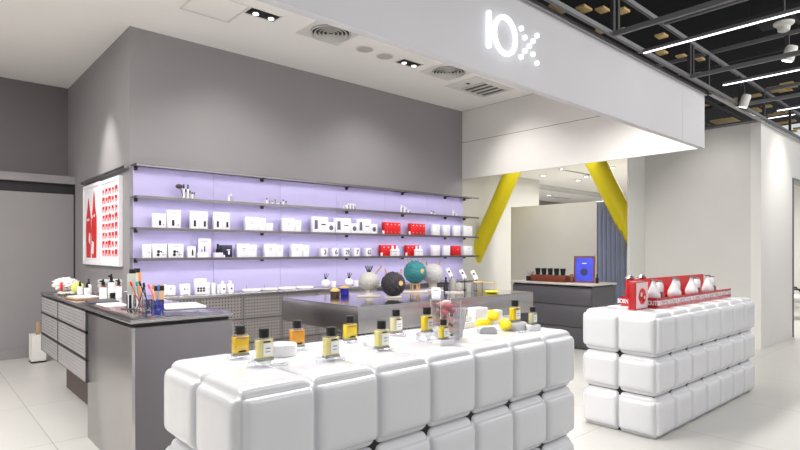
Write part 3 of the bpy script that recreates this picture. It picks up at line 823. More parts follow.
carton('plain white carton at the right end of the lowest shelf', 6.60, .2, .147, Z4, marks=[(.02, .11, .115, .05, M_GINK)], group=G4, d=.055)

# brushes and vials on the second shelf
t = thing('makeup_brush', 'fluffy dark makeup brush leaning at the left of the second shelf', 'brush', (2.09, 5.72, Z2))
MB().tube([(.045, 0, .0), (.0, .0, .10)], .006).build('handle', M_STEEL, t)
MB().ball(.032, (-.012, 0, .125), (1.2, .8, .8), 2).build('bristles', mat('brown_bristles', (74, 62, 66), .9), t)


def vial_row(where, xs, hs, capm=M_BLACK):
    src = None
    for i, (x, h) in enumerate(zip(xs, hs)):
        lb = 'small glass vial, %s of the second shelf row %s' % (ORD[i], where)
        t = thing('glass_vial', lb, 'bottle', (x, 5.72, Z2), group='glass vials on the second shelf')
        MB().cyl(.0085, 0, h * .7, seg=12).build('body', M_STEEL if i % 2 else M_LABEL, t)
        MB().cyl(.0075, h * .7, h, seg=12).build('cap', capm, t)


vial_row('beside the dark brush', [2.125 + .022 * k for k in range(6)], [.15, .10, .15, .09, .075, .075])
vial_row('of two white capped ones', (2.62, 2.645), (.075, .09), M_PAPW)
vial_row('left of centre', [3.08 + .036 * k for k in range(8)], (.07, .04, .035, .06, .035, .035, .065, .05))
vial_row('above the violet picture cartons', [4.18 + .026 * k for k in range(8)], (.04, .05, .06, .08, .08, .08, .08, .07), M_PAPW)
vial_row('above the left red carton', [5.18 + .035 * k for k in range(6)], (.11, .11, .09, .08, .045, .04), M_PAPW)
vial_row('above the right red carton', (5.80, 5.83, 5.86), (.06, .05, .04))
vial_row('near the right shelf end', (6.27, 6.30, 6.34), (.10, .07, .05), M_PAPW)

# goods on the back worktop
YK = 5.60
for i, (x, w, h) in enumerate(((1.87, .10, .115), (1.96, .09, .10))):
    t = thing('rounded_carton', 'white carton with rounded top at left on the back worktop, %s' % ('taller' if i == 0 else 'shorter'), 'box', (x, YK, Z9), group=GB)
    MB().box(-w / 2, w / 2, 0, .07, 0, h, bev=.018, seg=4).build('body', M_PAPW, t)
    MB().box(-.012, -.004, -.001, .001, .06, .085).build('printed_mark', M_GINK, t)
carton('plain white carton between rounded cartons and the dotted one', 2.1, .095, .113, Z9, y=YK, marks=[(.02, .05, .06, .008, M_INK), (-.01, .05, .07, .012, M_GINK), (0, .0, .006, .05, M_GINK)], group=GB)
t = carton('tall white carton with four black round marks on back worktop', 2.26, .115, .16, Z9, y=YK, group=GB, marks=[(0, .125, .128, .05, M_GINK)])
for dx in (-.03, .0, .03):
    for dz in (.035, .06):
        MB().lathe([(.012, 0), (.012, .0015)], seg=12, M=Matrix.Translation((dx, 0, dz)) @ Matrix.Rotation(R(90), 4, 'X')).build('dot', M_INK, t)
carton('slim white carton touching the dotted tall carton', 2.335, .035, .12, Z9, y=YK, marks=[(0, .05, .06, .006, M_GINK)], group=GB)
carton('slim white tube carton standing alone on the back worktop', 2.395, .042, .11, Z9, y=YK, group=GB)
carton('very slim white carton beside the two white bottles', 2.45, .022, .09, Z9, y=YK, marks=[(0, .04, .05, .006, M_GINK)], group=GB)
for i, x in enumerate((2.505, 2.59)):
    t = thing('white_bottle', 'squat white bottle on the back worktop, %s of two' % ('left' if i == 0 else 'right'), 'bottle', (x, YK + .03, Z9), group='squat white bottles on the back worktop')
    MB().lathe([(.036, 0), (.039, .005), (.039, .075), (.034, .088), (.016, .095)]).build('body', M_PAPW, t)
    MB().cyl(.015, .093, .127, bev=.003).build('cap', M_PAPW, t)
    MB().lathe([(.012, 0), (.012, .0015)], seg=12, M=Matrix.Translation((0, -.038, .045)) @ Matrix.Rotation(R(90), 4, 'X')).build('printed_mark', M_GINK, t)
for i, x in enumerate((2.84, 3.06, 3.29, 3.53)):
    t = thing('round_dish', 'low white round dish on the back worktop, %s from the left' % ORD[i], 'dish', (x, 5.62, Z9), group='white dishes on the back worktop')
    MB().lathe([(.085, 0), (.10, .008), (.10, .026), (.092, .026), (.088, .012), (0.001, .012)], seg=28, cap=False).build('body', M_PAPW if i != 1 else M_CREAM, t)
    MB().lathe([(.0, .0), (.078, .0), (.078, .024), (.0, .030)], seg=24, cap=False).build('content', M_CREAM, t)
    if i < 2: MB().tube([(-.06, 0, .02), (-.065, 0, .07)], .002).build('wick', M_STEELD, t)


def diffuser_set(label, x):
    t = thing('reed_diffuser', label, 'reed diffuser', (x, 5.62, Z9), group='white reed diffusers')
    MB().ball(.054, (0, 0, .049), (1, 1, .93), 3).build('vase', M_PAPW, t)
    MB().cyl(.016, .085, .115).build('collar', M_BLACK, t)
    for k in range(7):
        a = -.5 + k / 6
        MB().tube([(a * .01, (k % 2) * .008, .10), (a * .065, (k % 3 - 1) * .02, .175 - abs(a) * .02)], .0035, 6).build('reed', M_BLACK, t)


diffuser_set('round white reed diffuser on the back worktop, left of two', 3.83)
diffuser_set('round white reed diffuser on the back worktop, right of two', 4.19)
for i, x in enumerate((3.945, 4.30)):
    o = MB().lathe([(.03, 0), (.034, .07), (.030, .07), (.028, .06), (.001, .06)], cap=False).build('candle_cup', M_PAPW, loc=(x, 5.62, Z9)); tag(o, 'small white cup right of the %s white reed diffuser' % ('left' if i == 0 else 'right'), 'cup', 'small white cups')

# ------------------------------------------------------------------ things on the steel table
ZS = .9
t = thing('lidded_jar', 'dark brown faceted jar with gold lid at the steel table edge', 'jar', (3.127, 4.425, ZS))
MB().lathe([(.040, 0), (.048, .012), (.048, .05), (.036, .062)], seg=10).build('body', mat('brown_glass', (60, 40, 30), .15, coat=.6), t, smooth=20)
MB().lathe([(.046, .052), (.046, .064), (.03, .078), (.010, .084), (.010, .095)]).build('lid', M_GOLD, t)
t = thing('lidded_jar', 'cobalt blue jar with gold lid on the steel table', 'jar', (3.30, 4.50, ZS))
MB().lathe([(.040, 0), (.044, .004), (.044, .07), (.040, .074)]).build('body', mat('cobalt_glass', (22, 24, 130), .12, coat=.7), t)
MB().lathe([(.046, .072), (.046, .084), (.03, .092), (.01, .095), (.01, .105)]).build('lid', M_GOLD, t)


def marble_tray(label, x, y, w, d, rz=0):
    o = MB().box(-w / 2, w / 2, -d / 2, d / 2, 0, .018, bev=.006, seg=3).build('marble_tray', M_MARBLE, loc=(x, y, ZS), rz=rz)
    return tag(o, label, 'tray', 'marble trays on the steel table')


AW = R(-42)
marble_tray('cream marble slab under the ribbed grey ball', 3.36, 4.18, .23, .12, AW)
t = thing('reed_diffuser', 'large ribbed pale grey ball diffuser with black reeds on marble slab', 'reed diffuser', (3.36, 4.18, ZS + .018), AW)
prof = [(max(.012, .098 * math.sin(PI * k / 16)), .135 - .092 * math.cos(PI * k / 16)) for k in range(17)]
M_RIB = mat('ribbed_ceramic', (160, 158, 153), .5, var=.05, scale=30)
MB().lathe(prof, seg=96, rib=(.025, 24)).build('vase', M_RIB, t)
MB().lathe([(.05, 0), (.03, .02), (.035, .05)]).build('foot', M_MARBLE, t)
MB().cyl(.02, .22, .235).build('collar', M_BLACK, t)
for k in range(4):
    a = -.5 + k / 3
    MB().tube([(a * .02, 0, .22), (a * .07, (k % 2) * .02, .285)], .006, 6).build('reed', M_BLACK, t)
MB().tube([(.05, 0, .19), (.125, 0, .285)], .007, 8, r1=.009).build('wooden_stick', M_OAK, t)


def antler_ball(label, x, y, r, m, zb, gold=True, seed=0, amp=.2):
    t = thing('antlered_ball', label, 'ornament', (x, y, ZS + zb), AW, 'antlered textured balls')
    b = MB()
    g = bmesh.ops.create_icosphere(b.bm, subdivisions=5, radius=r)['verts']
    for v in g:
        d = v.co.normalized() * 3.4 + Vector((seed, seed * 2, 0))
        n1 = noise.noise(d * 1.3); n2 = abs(noise.noise(d * Vector((2.0, 2.0, 4.5)) if False else Vector((d.x * 1.6, d.y * 1.6, d.z * 3.2 + .8 * n1))))
        v.co *= 1 + .03 * n1 - amp * .8 * (.35 - n2)
    bmesh.ops.transform(b.bm, matrix=Matrix.Translation((0, 0, r * .97)), verts=g)
    b.build('ball', m, t, smooth=80)
    for s in (-1, 1):
        MB().tube([(s * r * .52, 0, r * 1.78), (s * r * .62, 0, r * 2.0), (s * r * .66, 0, r * 2.22)], r * .085, 8, r1=r * .06).build('antler', M_OAK, t)
    if gold:
        MB().lathe([(r * .2, 0), (r * .2, .006)], seg=20, M=Matrix.Translation((r * .60, -r * .74, r * 1.08)) @ Matrix.Rotation(R(39), 4, 'Z') @ Matrix.Rotation(R(90), 4, 'X')).build('medallion', M_GOLD, t)
    return t


marble_tray('cream marble slab under the black ball', 3.46, 3.93, .16, .12, AW)
antler_ball('black textured ball with wooden antlers and gold medallion', 3.46, 3.93, .117, mat('black_wool', (40, 37, 42), .8), .018, seed=1)
marble_tray('cream marble slab under the teal ball stand', 4.10, 4.30, .27, .16, AW)
t = thing('wooden_stand', 'carved golden wooden stand under the teal ball', 'stand', (4.10, 4.30, ZS + .018), AW)
MB().lathe([(.055, 0), (.055, .012)], seg=6).build('base', M_OAK, t)
for k in range(6):
    a = 2 * PI * k / 6
    MB().tube([(.045 * math.cos(a), .045 * math.sin(a), .01), (.05 * math.cos(a), .05 * math.sin(a), .075)], .010, 6).build('post', M_OAK, t)
MB().lathe([(.052, .068), (.056, .08)], seg=18).build('ring', M_OAK, t)
antler_ball('teal textured ball with wooden antlers and gold medallion on carved stand', 4.10, 4.30, .124, mat('teal_wool', (40, 108, 112), .75), .018 + .082, seed=4)
marble_tray('cream marble slab under the pale grey ball', 4.36, 4.26, .20, .14, AW)
antler_ball('pale grey textured ball with wooden antlers behind the teal one', 4.44, 4.36, .118, mat('grey_wool', (168, 166, 167), .75), .018 + .055, gold=False, seed=8)
o = MB().lathe([(.06, 0), (.045, .02), (.05, .06)]).build('ball_stand', M_MARBLE, loc=(4.44, 4.36, ZS + .018)); tag(o, 'low marble foot under the pale grey ball', 'stand')
t = thing('information_card', 'small folded white card in front of the pale grey ball', 'card', (4.15, 4.03, ZS), AW)
MB().prism([(-.035, 0), (.035, 0), (.0, .06)], -.045, .045, M=Matrix.Rotation(R(90), 4, 'X') @ Matrix.Rotation(R(90), 4, 'Y')).build('card', M_PAPW, t)
for s in (-.02, .0, .02): MB().box(s - .006, s + .006, -.024, -.018, .03, .04).build('printed_mark', M_INK, t)
t = thing('bottle', 'slender black cone bottle beside the pale grey ball', 'bottle', (4.58, 4.29, ZS))
MB().lathe([(.032, 0), (.030, .01), (.014, .09), (.010, .11), (.010, .14)]).build('body', M_BLACK, t)
MB().cyl(.012, .13, .15).build('cap', M_BLACK, t)
JP = ((4.66, 4.26, .042, .115, 'tall grey glass jar next to the black cone bottle', 1), (4.52, 4.03, .046, .085, 'grey lidded glass jar in the middle of three', 0), (4.56, 3.92, .036, .075, 'small frosted jar nearest the gold tray', 0))
for x, y, r, h, lb, cone in JP:
    t = thing('candle_jar', lb, 'jar', (x, y, ZS), group='frosted jars on the steel table')
    MB().lathe([(r * .9, 0), (r, .006), (r, h)]).build('body', M_RIB, t)
    MB().lathe([(r * 1.04, h), (r * 1.04, h + .012), (r * .3, h + .014), (r * .12, h + .016), (r * .12, h + .022)]).build('lid', M_RIB, t)
for i, (x, y, h, nm) in enumerate(((4.74, 4.38, .195, 'leftmost'), (4.74, 4.17, .185, 'middle'), (4.74, 4.00, .18, 'rightmost'))):
    t = thing('sign_card', 'slanted white printed card on small holder, %s of three' % nm, 'card', (x, y, ZS), AW, 'slanted cards on the steel table')
    Mx = Matrix.Translation((0, 0, h)) @ Matrix.Rotation(R(-28), 4, 'Y')
    MB().box(-.022, .022, -.003, .003, -.055, .055, M=Mx).build('card', M_PAPW, t)
    MB().box(-.01, .01, -.005, -.003, .0, .025, M=Mx).build('printed_mark', M_INK, t)
    MB().tube([(.02, 0, 0), (.02, 0, h - .04)], .005).build('holder', M_BLACK, t)
    MB().cyl(.025, 0, .008, (.02, 0)).build('foot', M_BLACK, t)
t = thing('glass_box', 'small clear glass box with gold lid and stick at the steel table end', 'box', (4.59, 3.82, ZS), AW)
b = MB(); w = .045
for s in (-1, 1): b.box(s * w - .002, s * w + .002, -w, w, 0, .11); b.box(-w, w, s * w - .002, s * w + .002, 0, .11)
b.build('glass', M_ACRYL, t)
MB().box(-w - .003, w + .003, -w - .003, w + .003, .11, .122, bev=.002).build('lid', M_GOLD, t)
MB().tube([(0, 0, .01), (0, 0, .1)], .003).build('stick', M_GOLD, t)
t = thing('gold_stand', 'thin gold wire stand at the right end of the steel table', 'stand', (4.86, 3.90, ZS), AW)
MB().box(-.09, .09, -.05, .05, .095, .10).build('top', M_GOLD, t)
for sx in (-.085, .085):
    for sy in (-.045, .045): MB().tube([(sx, sy, 0), (sx, sy, .095)], .003, 6).build('leg', M_GOLD, t)
t = thing('yellow_reflection', 'flat yellow leaf shape imitating the column reflection at the right end of the steel table', 'dish', (4.63, 3.66, ZS), AW)
MB().lathe([(.001, .004), (.05, .003), (.08, .018), (.078, .022), (.05, .009), (.001, .009)], seg=24, cap=False).build('dish', M_YEL, t)  # yellow column's reflection in the steel, put in as a dish shape
t = thing('glass_block', 'small grey glass tray with metal clips in front of the jars', 'tray', (4.38, 3.98, ZS), AW)
MB().box(-.10, .10, -.05, .05, 0, .012, bev=.003).build('plate', M_MARBLE, t)
MB().tube([(-.06, -.03, .012), (-.02, -.03, .03), (.03, -.03, .028), (.07, -.03, .012)], .004).build('clip', M_STEELD, t)

# ------------------------------------------------------------------ things on the left worktop
ZD = .95
t = thing('shopping_bag', 'crumpled white plastic bag at the far end of the left worktop', 'bag', (1.14, 6.12, ZD + .02))
MB().ball(.12, (0, 0, .055), (.85, .75, .5), 4, amp=.5, freq=5).build('body', mat('white_film', (232, 226, 226), .35, var=.05), t)
MB().box(-.07, -.05, -.105, -.09, .0, .08, bev=.004).build('red_strip', M_RED, t)
o = MB().ball(.055, (0, 0, .05), (.95, .9, .9), 4, amp=.3, freq=6).build('net_bag', mat('yellow_green_net', (212, 212, 120), .6, var=.15, scale=30), loc=(1.20, 5.95, ZD)); tag(o, 'small yellow green bag beside the crumpled white bag', 'bag')
for i, (x, y, h, nm) in enumerate(((1.17, 5.70, .115, 'left'), (1.25, 5.74, .14, 'tall middle'), (1.18, 5.48, .115, 'right'))):
    t = thing('dropper_bottle', 'white dropper bottle with black cap, the %s of three' % nm, 'bottle', (x, y, ZD + (.0 if i != 1 else 0)), group='white dropper bottles')
    MB().lathe([(.022, 0), (.024, .004), (.024, h * .55), (.010, h * .64)]).build('body', M_PAPW, t)
    MB().lathe([(.012, h * .62), (.012, h * .82), (.008, h * .86), (.008, h)]).build('cap', M_BLACK, t)
for i in range(3):
    o = MB().box(-.09, .09, -.06, .06, 0, .042, bev=.012, seg=3).build('folded_towel', mat('grey_towel', (180, 180, 178), .9) if i == 0 else MATS['grey_towel'], loc=(1.42, 5.72 - 0.01 * i, ZD + i * .044), rz=.1 * i)
    tag(o, 'folded grey towel behind the dropper bottles, ' + ('bottom', 'middle', 'top')[i] + ' of the pile', 'towel', 'folded grey towels')


def pump(label, x, y, h, r, collar=M_WOOD, group='pump bottles on the left worktop'):
    t = thing('pump_bottle', label, 'bottle', (x, y, ZD), -.4, group)
    MB().lathe([(r, 0), (r, h * .58), (r * .6, h * .66)]).build('body', M_PAPW, t)
    MB().lathe([(r * .98, h * .60), (r * .65, h * .68)]).build('collar', collar, t)
    b = MB(); b.lathe([(r * .5, h * .66), (r * .5, h * .86), (r * .25, h * .88), (r * .25, h)]); b.box(-r * 1.0, r * .3, -r * .25, r * .25, h * .86, h * .94, bev=.002)
    b.build('pump', M_BLACK, t)


pump('white pump bottle with brown collar on the dark tray, nearest the drawers', 1.20, 5.02, .165, .028)
pump('tall white pump bottle with black collar against the side wall', 1.37, 5.45, .19, .026, M_BLACK)
pump('white pump bottle with brown collar at the right of the dark tray', 1.34, 5.10, .16, .024)
o = MB().box(-.03, .03, -.02, .02, 0, .035, bev=.006).build('small_pot', M_BLACK, loc=(1.33, 5.22, ZD)); tag(o, 'small black pot between the pump bottles', 'pot')
t = thing('wooden_tray', 'shallow tan wooden tray with white edge in front of pump bottles', 'tray', (1.09, 5.20, ZD), .1)
MB().box(-.10, .10, -.13, .13, 0, .012, bev=.004).build('body', M_OAK, t)
MB().box(-.085, .095, -.12, .12, .012, .02, bev=.003).build('liner', M_PAPW, t)
o = MB().box(-.10, .10, -.16, .16, 0, .012, bev=.004).build('stone_tray', M_DKLAQ, loc=(1.13, 4.76, ZD), rz=-.1); tag(o, 'dark slate tray lying behind the tall bottles', 'tray')
o = MB().box(-.08, .08, -.14, .14, 0, .006, bev=.002).build('paper_sheet', M_PAPW, loc=(1.12, 4.42, ZD)); tag(o, 'white folded paper flat on the left worktop', 'paper')
for i in range(7):
    a = random.uniform(0, 6)
    o = MB().ball(.022, (0, 0, .014), (1.2, .9, .6), 2, amp=.25, freq=3).build('pebble', M_MARBLE, loc=(1.04 + .035 * (i % 3), 5.72 + .06 * (i // 3) + .02 * (i % 2), ZD)); tag(o, 'small pale pebble before the dropper bottles', 'pebble', 'pale pebbles on the left worktop')
# tall bottles on round black stand
t = thing('display_disc', 'round dark disc with striped column under the tall grey bottle', 'stand', (1.145, 4.02, ZD))
MB().cyl(.075, 0, .008, seg=32).build('disc', M_STEELD, t)
MB().cyl(.036, .008, .10).build('column', M_PAPW, t)
for k in range(3):
    a = R(180 + k * 48)
    MB().box(-.009, .009, -.002, .002, .008, .10, M=Matrix.Translation((.036 * math.cos(a), .036 * math.sin(a), 0)) @ Matrix.Rotation(a + PI / 2, 4, 'Z')).build('stripe', M_BLACK, t)
t = thing('tall_bottle', 'tall sage grey bottle with square black cap on the disc', 'bottle', (1.145, 4.02, ZD + .10), AW)
MB().box(-.030, .030, -.02, .02, 0, .145, bev=.003).build('body', mat('sage_paint', (168, 172, 164), .4), t)
MB().box(-.019, .019, -.014, .014, .145, .175, bev=.002).build('cap', M_BLACK, t)
t = thing('tall_bottle', 'tall amber orange bottle with black cap behind the grey one', 'bottle', (1.225, 4.20, ZD), AW)
MB().box(-.022, .022, -.02, .02, 0, .245, bev=.003).build('body', mat('amber_glass', (204, 130, 56), .3), t)
MB().box(-.018, .018, -.014, .014, .245, .275, bev=.002).build('cap', M_BLACK, t)
# glasses with brushes
BR = {'red': M_RED, 'teal': mat('teal_plastic', (20, 130, 140), .3), 'navy': mat('navy_plastic', (34, 36, 70), .3), 'blue': mat('blue_plastic', (30, 110, 200), .3), 'black': M_BLACK, 'pink': mat('pink_plastic', (232, 90, 120), .3), 'salmon': mat('salmon_plastic', (238, 150, 130), .3)}


def tumbler(label, x, y, r, h, m):
    t = thing('glass_tumbler', label, 'glass', (x, y, ZD), group='glasses with toothbrushes')
    MB().lathe([(.001, .001), (r * .8, .001), (r, .02), (r * .92, h), (r * .86, h), (r * .93, .022), (r * .7, .010), (.001, .010)], cap=False).build('bowl', m, t)
    return t


def brush(color, base, tip, label):
    t = thing('toothbrush', label, 'toothbrush', base, group='toothbrushes in the glasses')
    d = Vector(tip) - Vector(base)
    MB().tube([(0, 0, 0), d * .8, d * .9], .0035, 6, r1=.0025).build('handle', BR[color], t)
    q = d.to_track_quat('Z', 'X').to_matrix().to_4x4()
    MB().box(-.006, .006, -.005, .006, -.016, .016, bev=.002, M=Matrix.Translation(d * .95) @ q).build('head', BR[color], t)


tumbler('clear glass tumbler holding toothbrushes, the left one', 1.155, 3.93, .034, .10, M_GLASS)
tumbler('rounded grey glass tumbler holding toothbrushes, the middle one', 1.18, 3.83, .036, .075, thin_glass('smoke_glass', (.75, .75, .78), .2))
tumbler('blue glass tumbler holding toothbrushes, the right one', 1.205, 3.70, .042, .08, M_BLUEG)
brush('red', (1.175, 3.93, ZD + .012), (1.12, 3.98, ZD + .185), 'toothbrush with red head leaning left in the clear glass')
brush('teal', (1.16, 3.92, ZD + .012), (1.15, 3.95, ZD + .185), 'toothbrush with teal head in the clear glass')
brush('navy', (1.145, 3.92, ZD + .012), (1.185, 3.92, ZD + .15), 'dark navy toothbrush leaning right in the clear glass')
brush('black', (1.20, 3.82, ZD + .012), (1.15, 3.89, ZD + .19), 'black toothbrush leaning left in the grey glass')
brush('black', (1.185, 3.83, ZD + .012), (1.165, 3.85, ZD + .18), 'black toothbrush standing nearly upright in the grey glass')
brush('pink', (1.215, 3.70, ZD + .012), (1.165, 3.75, ZD + .175), 'pink toothbrush in the blue glass')
brush('salmon', (1.205, 3.69, ZD + .012), (1.18, 3.72, ZD + .14), 'salmon toothbrush in the blue glass')
brush('blue', (1.205, 3.71, ZD + .012), (1.225, 3.74, ZD + .17), 'toothbrush with bright blue head in the blue glass')
carton('dark topped tan carton behind the toothbrush glasses', 1.33, .07, .16, ZD, M_OAK, y=4.05, d=.05, marks=[(0, .115, .15, .07, M_BLACK)], name='dark_carton')
t = thing('open_magazine', 'stack of white magazines lying at the back of the left worktop', 'magazine', (1.44, 3.90, ZD), -.15)
MB().box(-.15, .13, -.17, .17, 0, .006, bev=.002).build('lower_cover', M_GINK, t)
MB().box(-.14, .125, -.165, .165, .006, .018, bev=.003).build('pages', M_PAPW, t)

# ------------------------------------------------------------------ perfume bottles on the front stand
LIQ = {}


def liquid(name, c):
    if name not in LIQ: LIQ[name] = mat('liquid_' + name, c, .08, trans=.05, var=.03, coat=.5, ior=1.33)
    return LIQ[name]


M_THICK = thin_glass('thick_glass', (.99, .99, .98), .10)


def perfume(label, x, y, s, liq, has_label, dz=0, rz=0, w=.07):
    t = thing('perfume_bottle', label, 'perfume bottle', (x, y, ZT + dz), rz, 'perfume bottles')
    h = .086 * s; w2 = w / 2; d2 = .017 * s
    MB().box(-w2, w2, -d2, d2, 0, h, bev=.004, seg=3).build('glass_body', M_THICK, t)
    MB().box(-w2 + .0035, w2 - .0035, -d2 + .003, d2 - .003, .012 * s, h - .006, bev=.003).build('liquid', liquid(*liq), t)
    MB().box(-w2 + .001, w2 - .001, -d2 + .001, d2 - .001, .001, .010 * s, bev=.001).build('glass_base', M_MARBLE if False else M_LABEL if False else M_GLASSB, t)
    MB().lathe([(.009 * s, h), (.009 * s, h + .006 * s)]).build('neck', M_GOLD, t)
    MB().cyl(.0205 * s, h + .004 * s, h + .040 * s, bev=.002, seg=28).build('cap', M_BLACK, t)
    if has_label:
        l = MB().box(-w2 * .35, w2 * .82, -d2 - .0008, -d2, h * .22, h * .80).build('paper_label', M_LABEL, t)
        MB().box(-w2 * .05, w2 * .5, -d2 - .0012, -d2 - .0008, h * .55, h * .59).build('printed_line', M_GINK, l)
        MB().box(-w2 * .05, w2 * .5, -d2 - .0012, -d2 - .0008, h * .40, h * .43).build('printed_line', M_GINK, l)
        MB().box(-w2 * .3, w2 * .5, -d2 - .0012, -d2 - .0004, h * .84, h * .90).build('printed_line', M_INK, t)
    else:
        MB().box(-w2 * .4, w2 * .5, -d2 - .001, -d2, h * .20, h * .27).build('printed_line', M_INK, t)
        MB().box(-w2 * .75, w2 * .75, -d2 - .001, -d2, h * .84, h * .88).build('printed_line', M_OAK, t)
    return t


M_GLASSB = mat('glass_foot', (190, 196, 186), .1, trans=.6, coat=.5)
AMBER, ORANGE, YELL, PALE, STRAW = ('amber', (255, 212, 10)), ('orange', (255, 178, 6)), ('yellow', (255, 224, 24)), ('pale', (252, 240, 160)), ('straw', (238, 232, 190))


def riser(label, x, y, r, h, clear=True, dz=0):
    o = MB().cyl(r, 0, h, bev=.003, seg=32).build('display_disc', M_ACRYL if clear else M_GLOSSW, loc=(x, y, ZT + dz))
    return tag(o, label, 'riser', 'display risers on the front stand')


def cube_riser(label, x, y, w, d, h, rz=0, m=None, name='display_block'):
    o = MB().box(-w / 2, w / 2, -d / 2, d / 2, 0, h, bev=.003).build(name, m or M_ACRYL, loc=(x, y, ZT), rz=rz)
    return tag(o, label, 'riser', 'display risers on the front stand')


perfume('amber perfume bottle without paper label, nearest the left end of the stand', 1.03, 2.14, 1, AMBER, False, .012)
riser('clear disc under the leftmost amber bottle', 1.03, 2.14, .055, .012)
perfume('pale yellow labelled perfume bottle on clear blocks, second from left', 1.03, 1.935, 1, PALE, True, .022)
cube_riser('clear acrylic block under the second bottle, left piece', 1.01, 1.935, .07, .07, .022, .5)
cube_riser('clear acrylic block under the second bottle, right piece', 1.085, 1.92, .07, .06, .021, -.3)
riser('white solid disc between the second and the orange bottle', 1.20, 2.09, .062, .05, False)
perfume('deep orange perfume bottle, third along the stand', 1.31, 2.15, .98, ORANGE, False, .012)
riser('clear disc under the orange bottle', 1.31, 2.15, .055, .012)
perfume('pale yellow labelled perfume bottle nearest the front edge, on clear disc', 1.288, 1.851, 1, PALE, True, .012)
riser('clear disc under the bottle nearest the front edge', 1.288, 1.851, .06, .012)
perfume('bright yellow perfume bottle without paper label, behind the middle', 1.609, 2.15, .97, YELL, False, .010)
riser('clear disc under the bright yellow bottle', 1.609, 2.15, .055, .010)
cube_riser('clear acrylic cube standing alone between two bottles', 1.60, 2.0, .045, .045, .045, .3)
perfume('straw coloured labelled bottle in the middle of the stand', 1.583, 1.878, 1, PALE, True, .010)
riser('clear disc under the straw coloured middle bottle', 1.583, 1.878, .06, .010)
perfume('nearly clear perfume bottle at the back edge, right of middle', 1.93, 2.17, 1, STRAW, True, .012)
riser('clear disc under the nearly clear bottle at the back edge', 1.93, 2.17, .055, .012)
perfume('golden labelled perfume bottle on two clear cubes left of the vase', 1.934, 1.941, 1, YELL, True, .042, w=.062)
cube_riser('clear acrylic cube under the golden bottle, left of two', 1.91, 1.945, .05, .055, .042)
cube_riser('clear acrylic cube under the golden bottle, right of two', 1.97, 1.93, .05, .055, .041)
perfume('small golden labelled perfume bottle in front of the rose vase', 1.906, 1.80, .76, YELL, True, .026, w=.054)
cube_riser('white frosted block under the small golden bottle', 1.906, 1.80, .10, .06, .026, m=M_GLOSSW)

# vase with dried roses
VX, VY = 2.01, 1.885
t = thing('glass_vase', 'square flared glass vase filled with pink dried roses', 'vase', (VX, VY, ZT), R(-20))
b = MB(); bm = b.bm
def sqring(w, z): return [bm.verts.new((sx * w, sy * w, z)) for sx, sy in ((-1, -1), (1, -1), (1, 1), (-1, 1))]
rings = [sqring(w, z) for w, z in ((.048, 0), (.052, .02), (.054, .17), (.058, .205), (.055, .205), (.050, .17), (.048, .018), (.044, .012))]
for a, c in zip(rings, rings[1:]):
    for k in range(4): bm.faces.new((a[k], a[(k + 1) % 4], c[(k + 1) % 4], c[k]))
bm.faces.new(rings[0][::-1]); bm.faces.new(rings[-1])
b.build('glass', M_GLASS, t, smooth=30)
for sx, sy in ((-1, -1), (1, -1), (1, 1), (-1, 1)): MB().tube([(sx * .0525, sy * .0525, .02), (sx * .0545, sy * .0545, .17), (sx * .058, sy * .058, .205)], .0016, 5).build('edge', M_PAPW, t)
PINKS = [mat('rose_pink', (206, 110, 132), .7, var=.15, scale=60), mat('rose_pale', (228, 182, 180), .7, var=.1, scale=60), mat('rose_peach', (222, 146, 120), .7, var=.15, scale=60), mat('rose_cream', (232, 214, 204), .7, var=.08, scale=60)]
ROSEN = ['pink', 'pale pink', 'peach', 'cream']


def rose(mi, loc, r, tilt, lab):
    t = thing('dried_rose', lab, 'rose', loc, random.uniform(0, 6), 'dried roses in the vase')
    b = MB()
    for ring, (n, rad, hh) in enumerate(((4, .45, .95), (5, .75, .8), (6, 1.0, .6))):
        for k in range(n):
            a = 2 * PI * k / n + ring * .6
            Mx = Matrix.Rotation(a, 4, 'Z') @ Matrix.Translation((r * rad * .55, 0, r * hh * .3)) @ Matrix.Rotation(R(20 + ring * 14), 4, 'Y')
            g = bmesh.ops.create_icosphere(b.bm, subdivisions=2, radius=r * .55)['verts']
            bmesh.ops.transform(b.bm, matrix=Mx @ Matrix.Diagonal((.28, 1.0, 1.05, 1)), verts=g)
    b.build('petals', PINKS[mi], t, smooth=60)
    MB().lathe([(r * .25, -r * .9), (r * .4, -r * .5), (r * .2, -r * .3)], seg=8).build('calyx', mat('dried_green', (120, 116, 84), .8) if 'dried_green' not in MATS else MATS['dried_green'], t)


RP = [(-.025, -.03, .045, 1), (.02, -.028, .04, 3), (.0, .02, .045, 2), (.03, .02, .05, 1), (-.03, .01, .085, 2), (.025, -.02, .082, 3), (.0, -.03, .092, 1), (.03, .025, .09, 0), (-.028, -.022, .125, 0), (.0, .0, .135, 2), (.024, -.022, .13, 0), (-.01, .03, .13, 1), (.03, .02, .145, 0), (.0, -.025, .155, 0), (-.02, .015, .16, 1), (.018, .008, .168, 3)]
for i, (x, y, z, mi) in enumerate(RP):
    lev = 'lower' if z < .07 else 'middle' if z < .11 else 'upper'
    side = 'left' if x < -.012 else 'right' if x > .012 else 'centre'
    fb = 'front' if y < 0 else 'back'
    rose(mi, (VX + x * .95, VY + y * .95, ZT + z * 1.08), .024, 0, '%s dried rose in the glass vase, %s layer, %s %s%s' % (ROSEN[mi], lev, fb, side, ', top one' if z > .15 else ''))
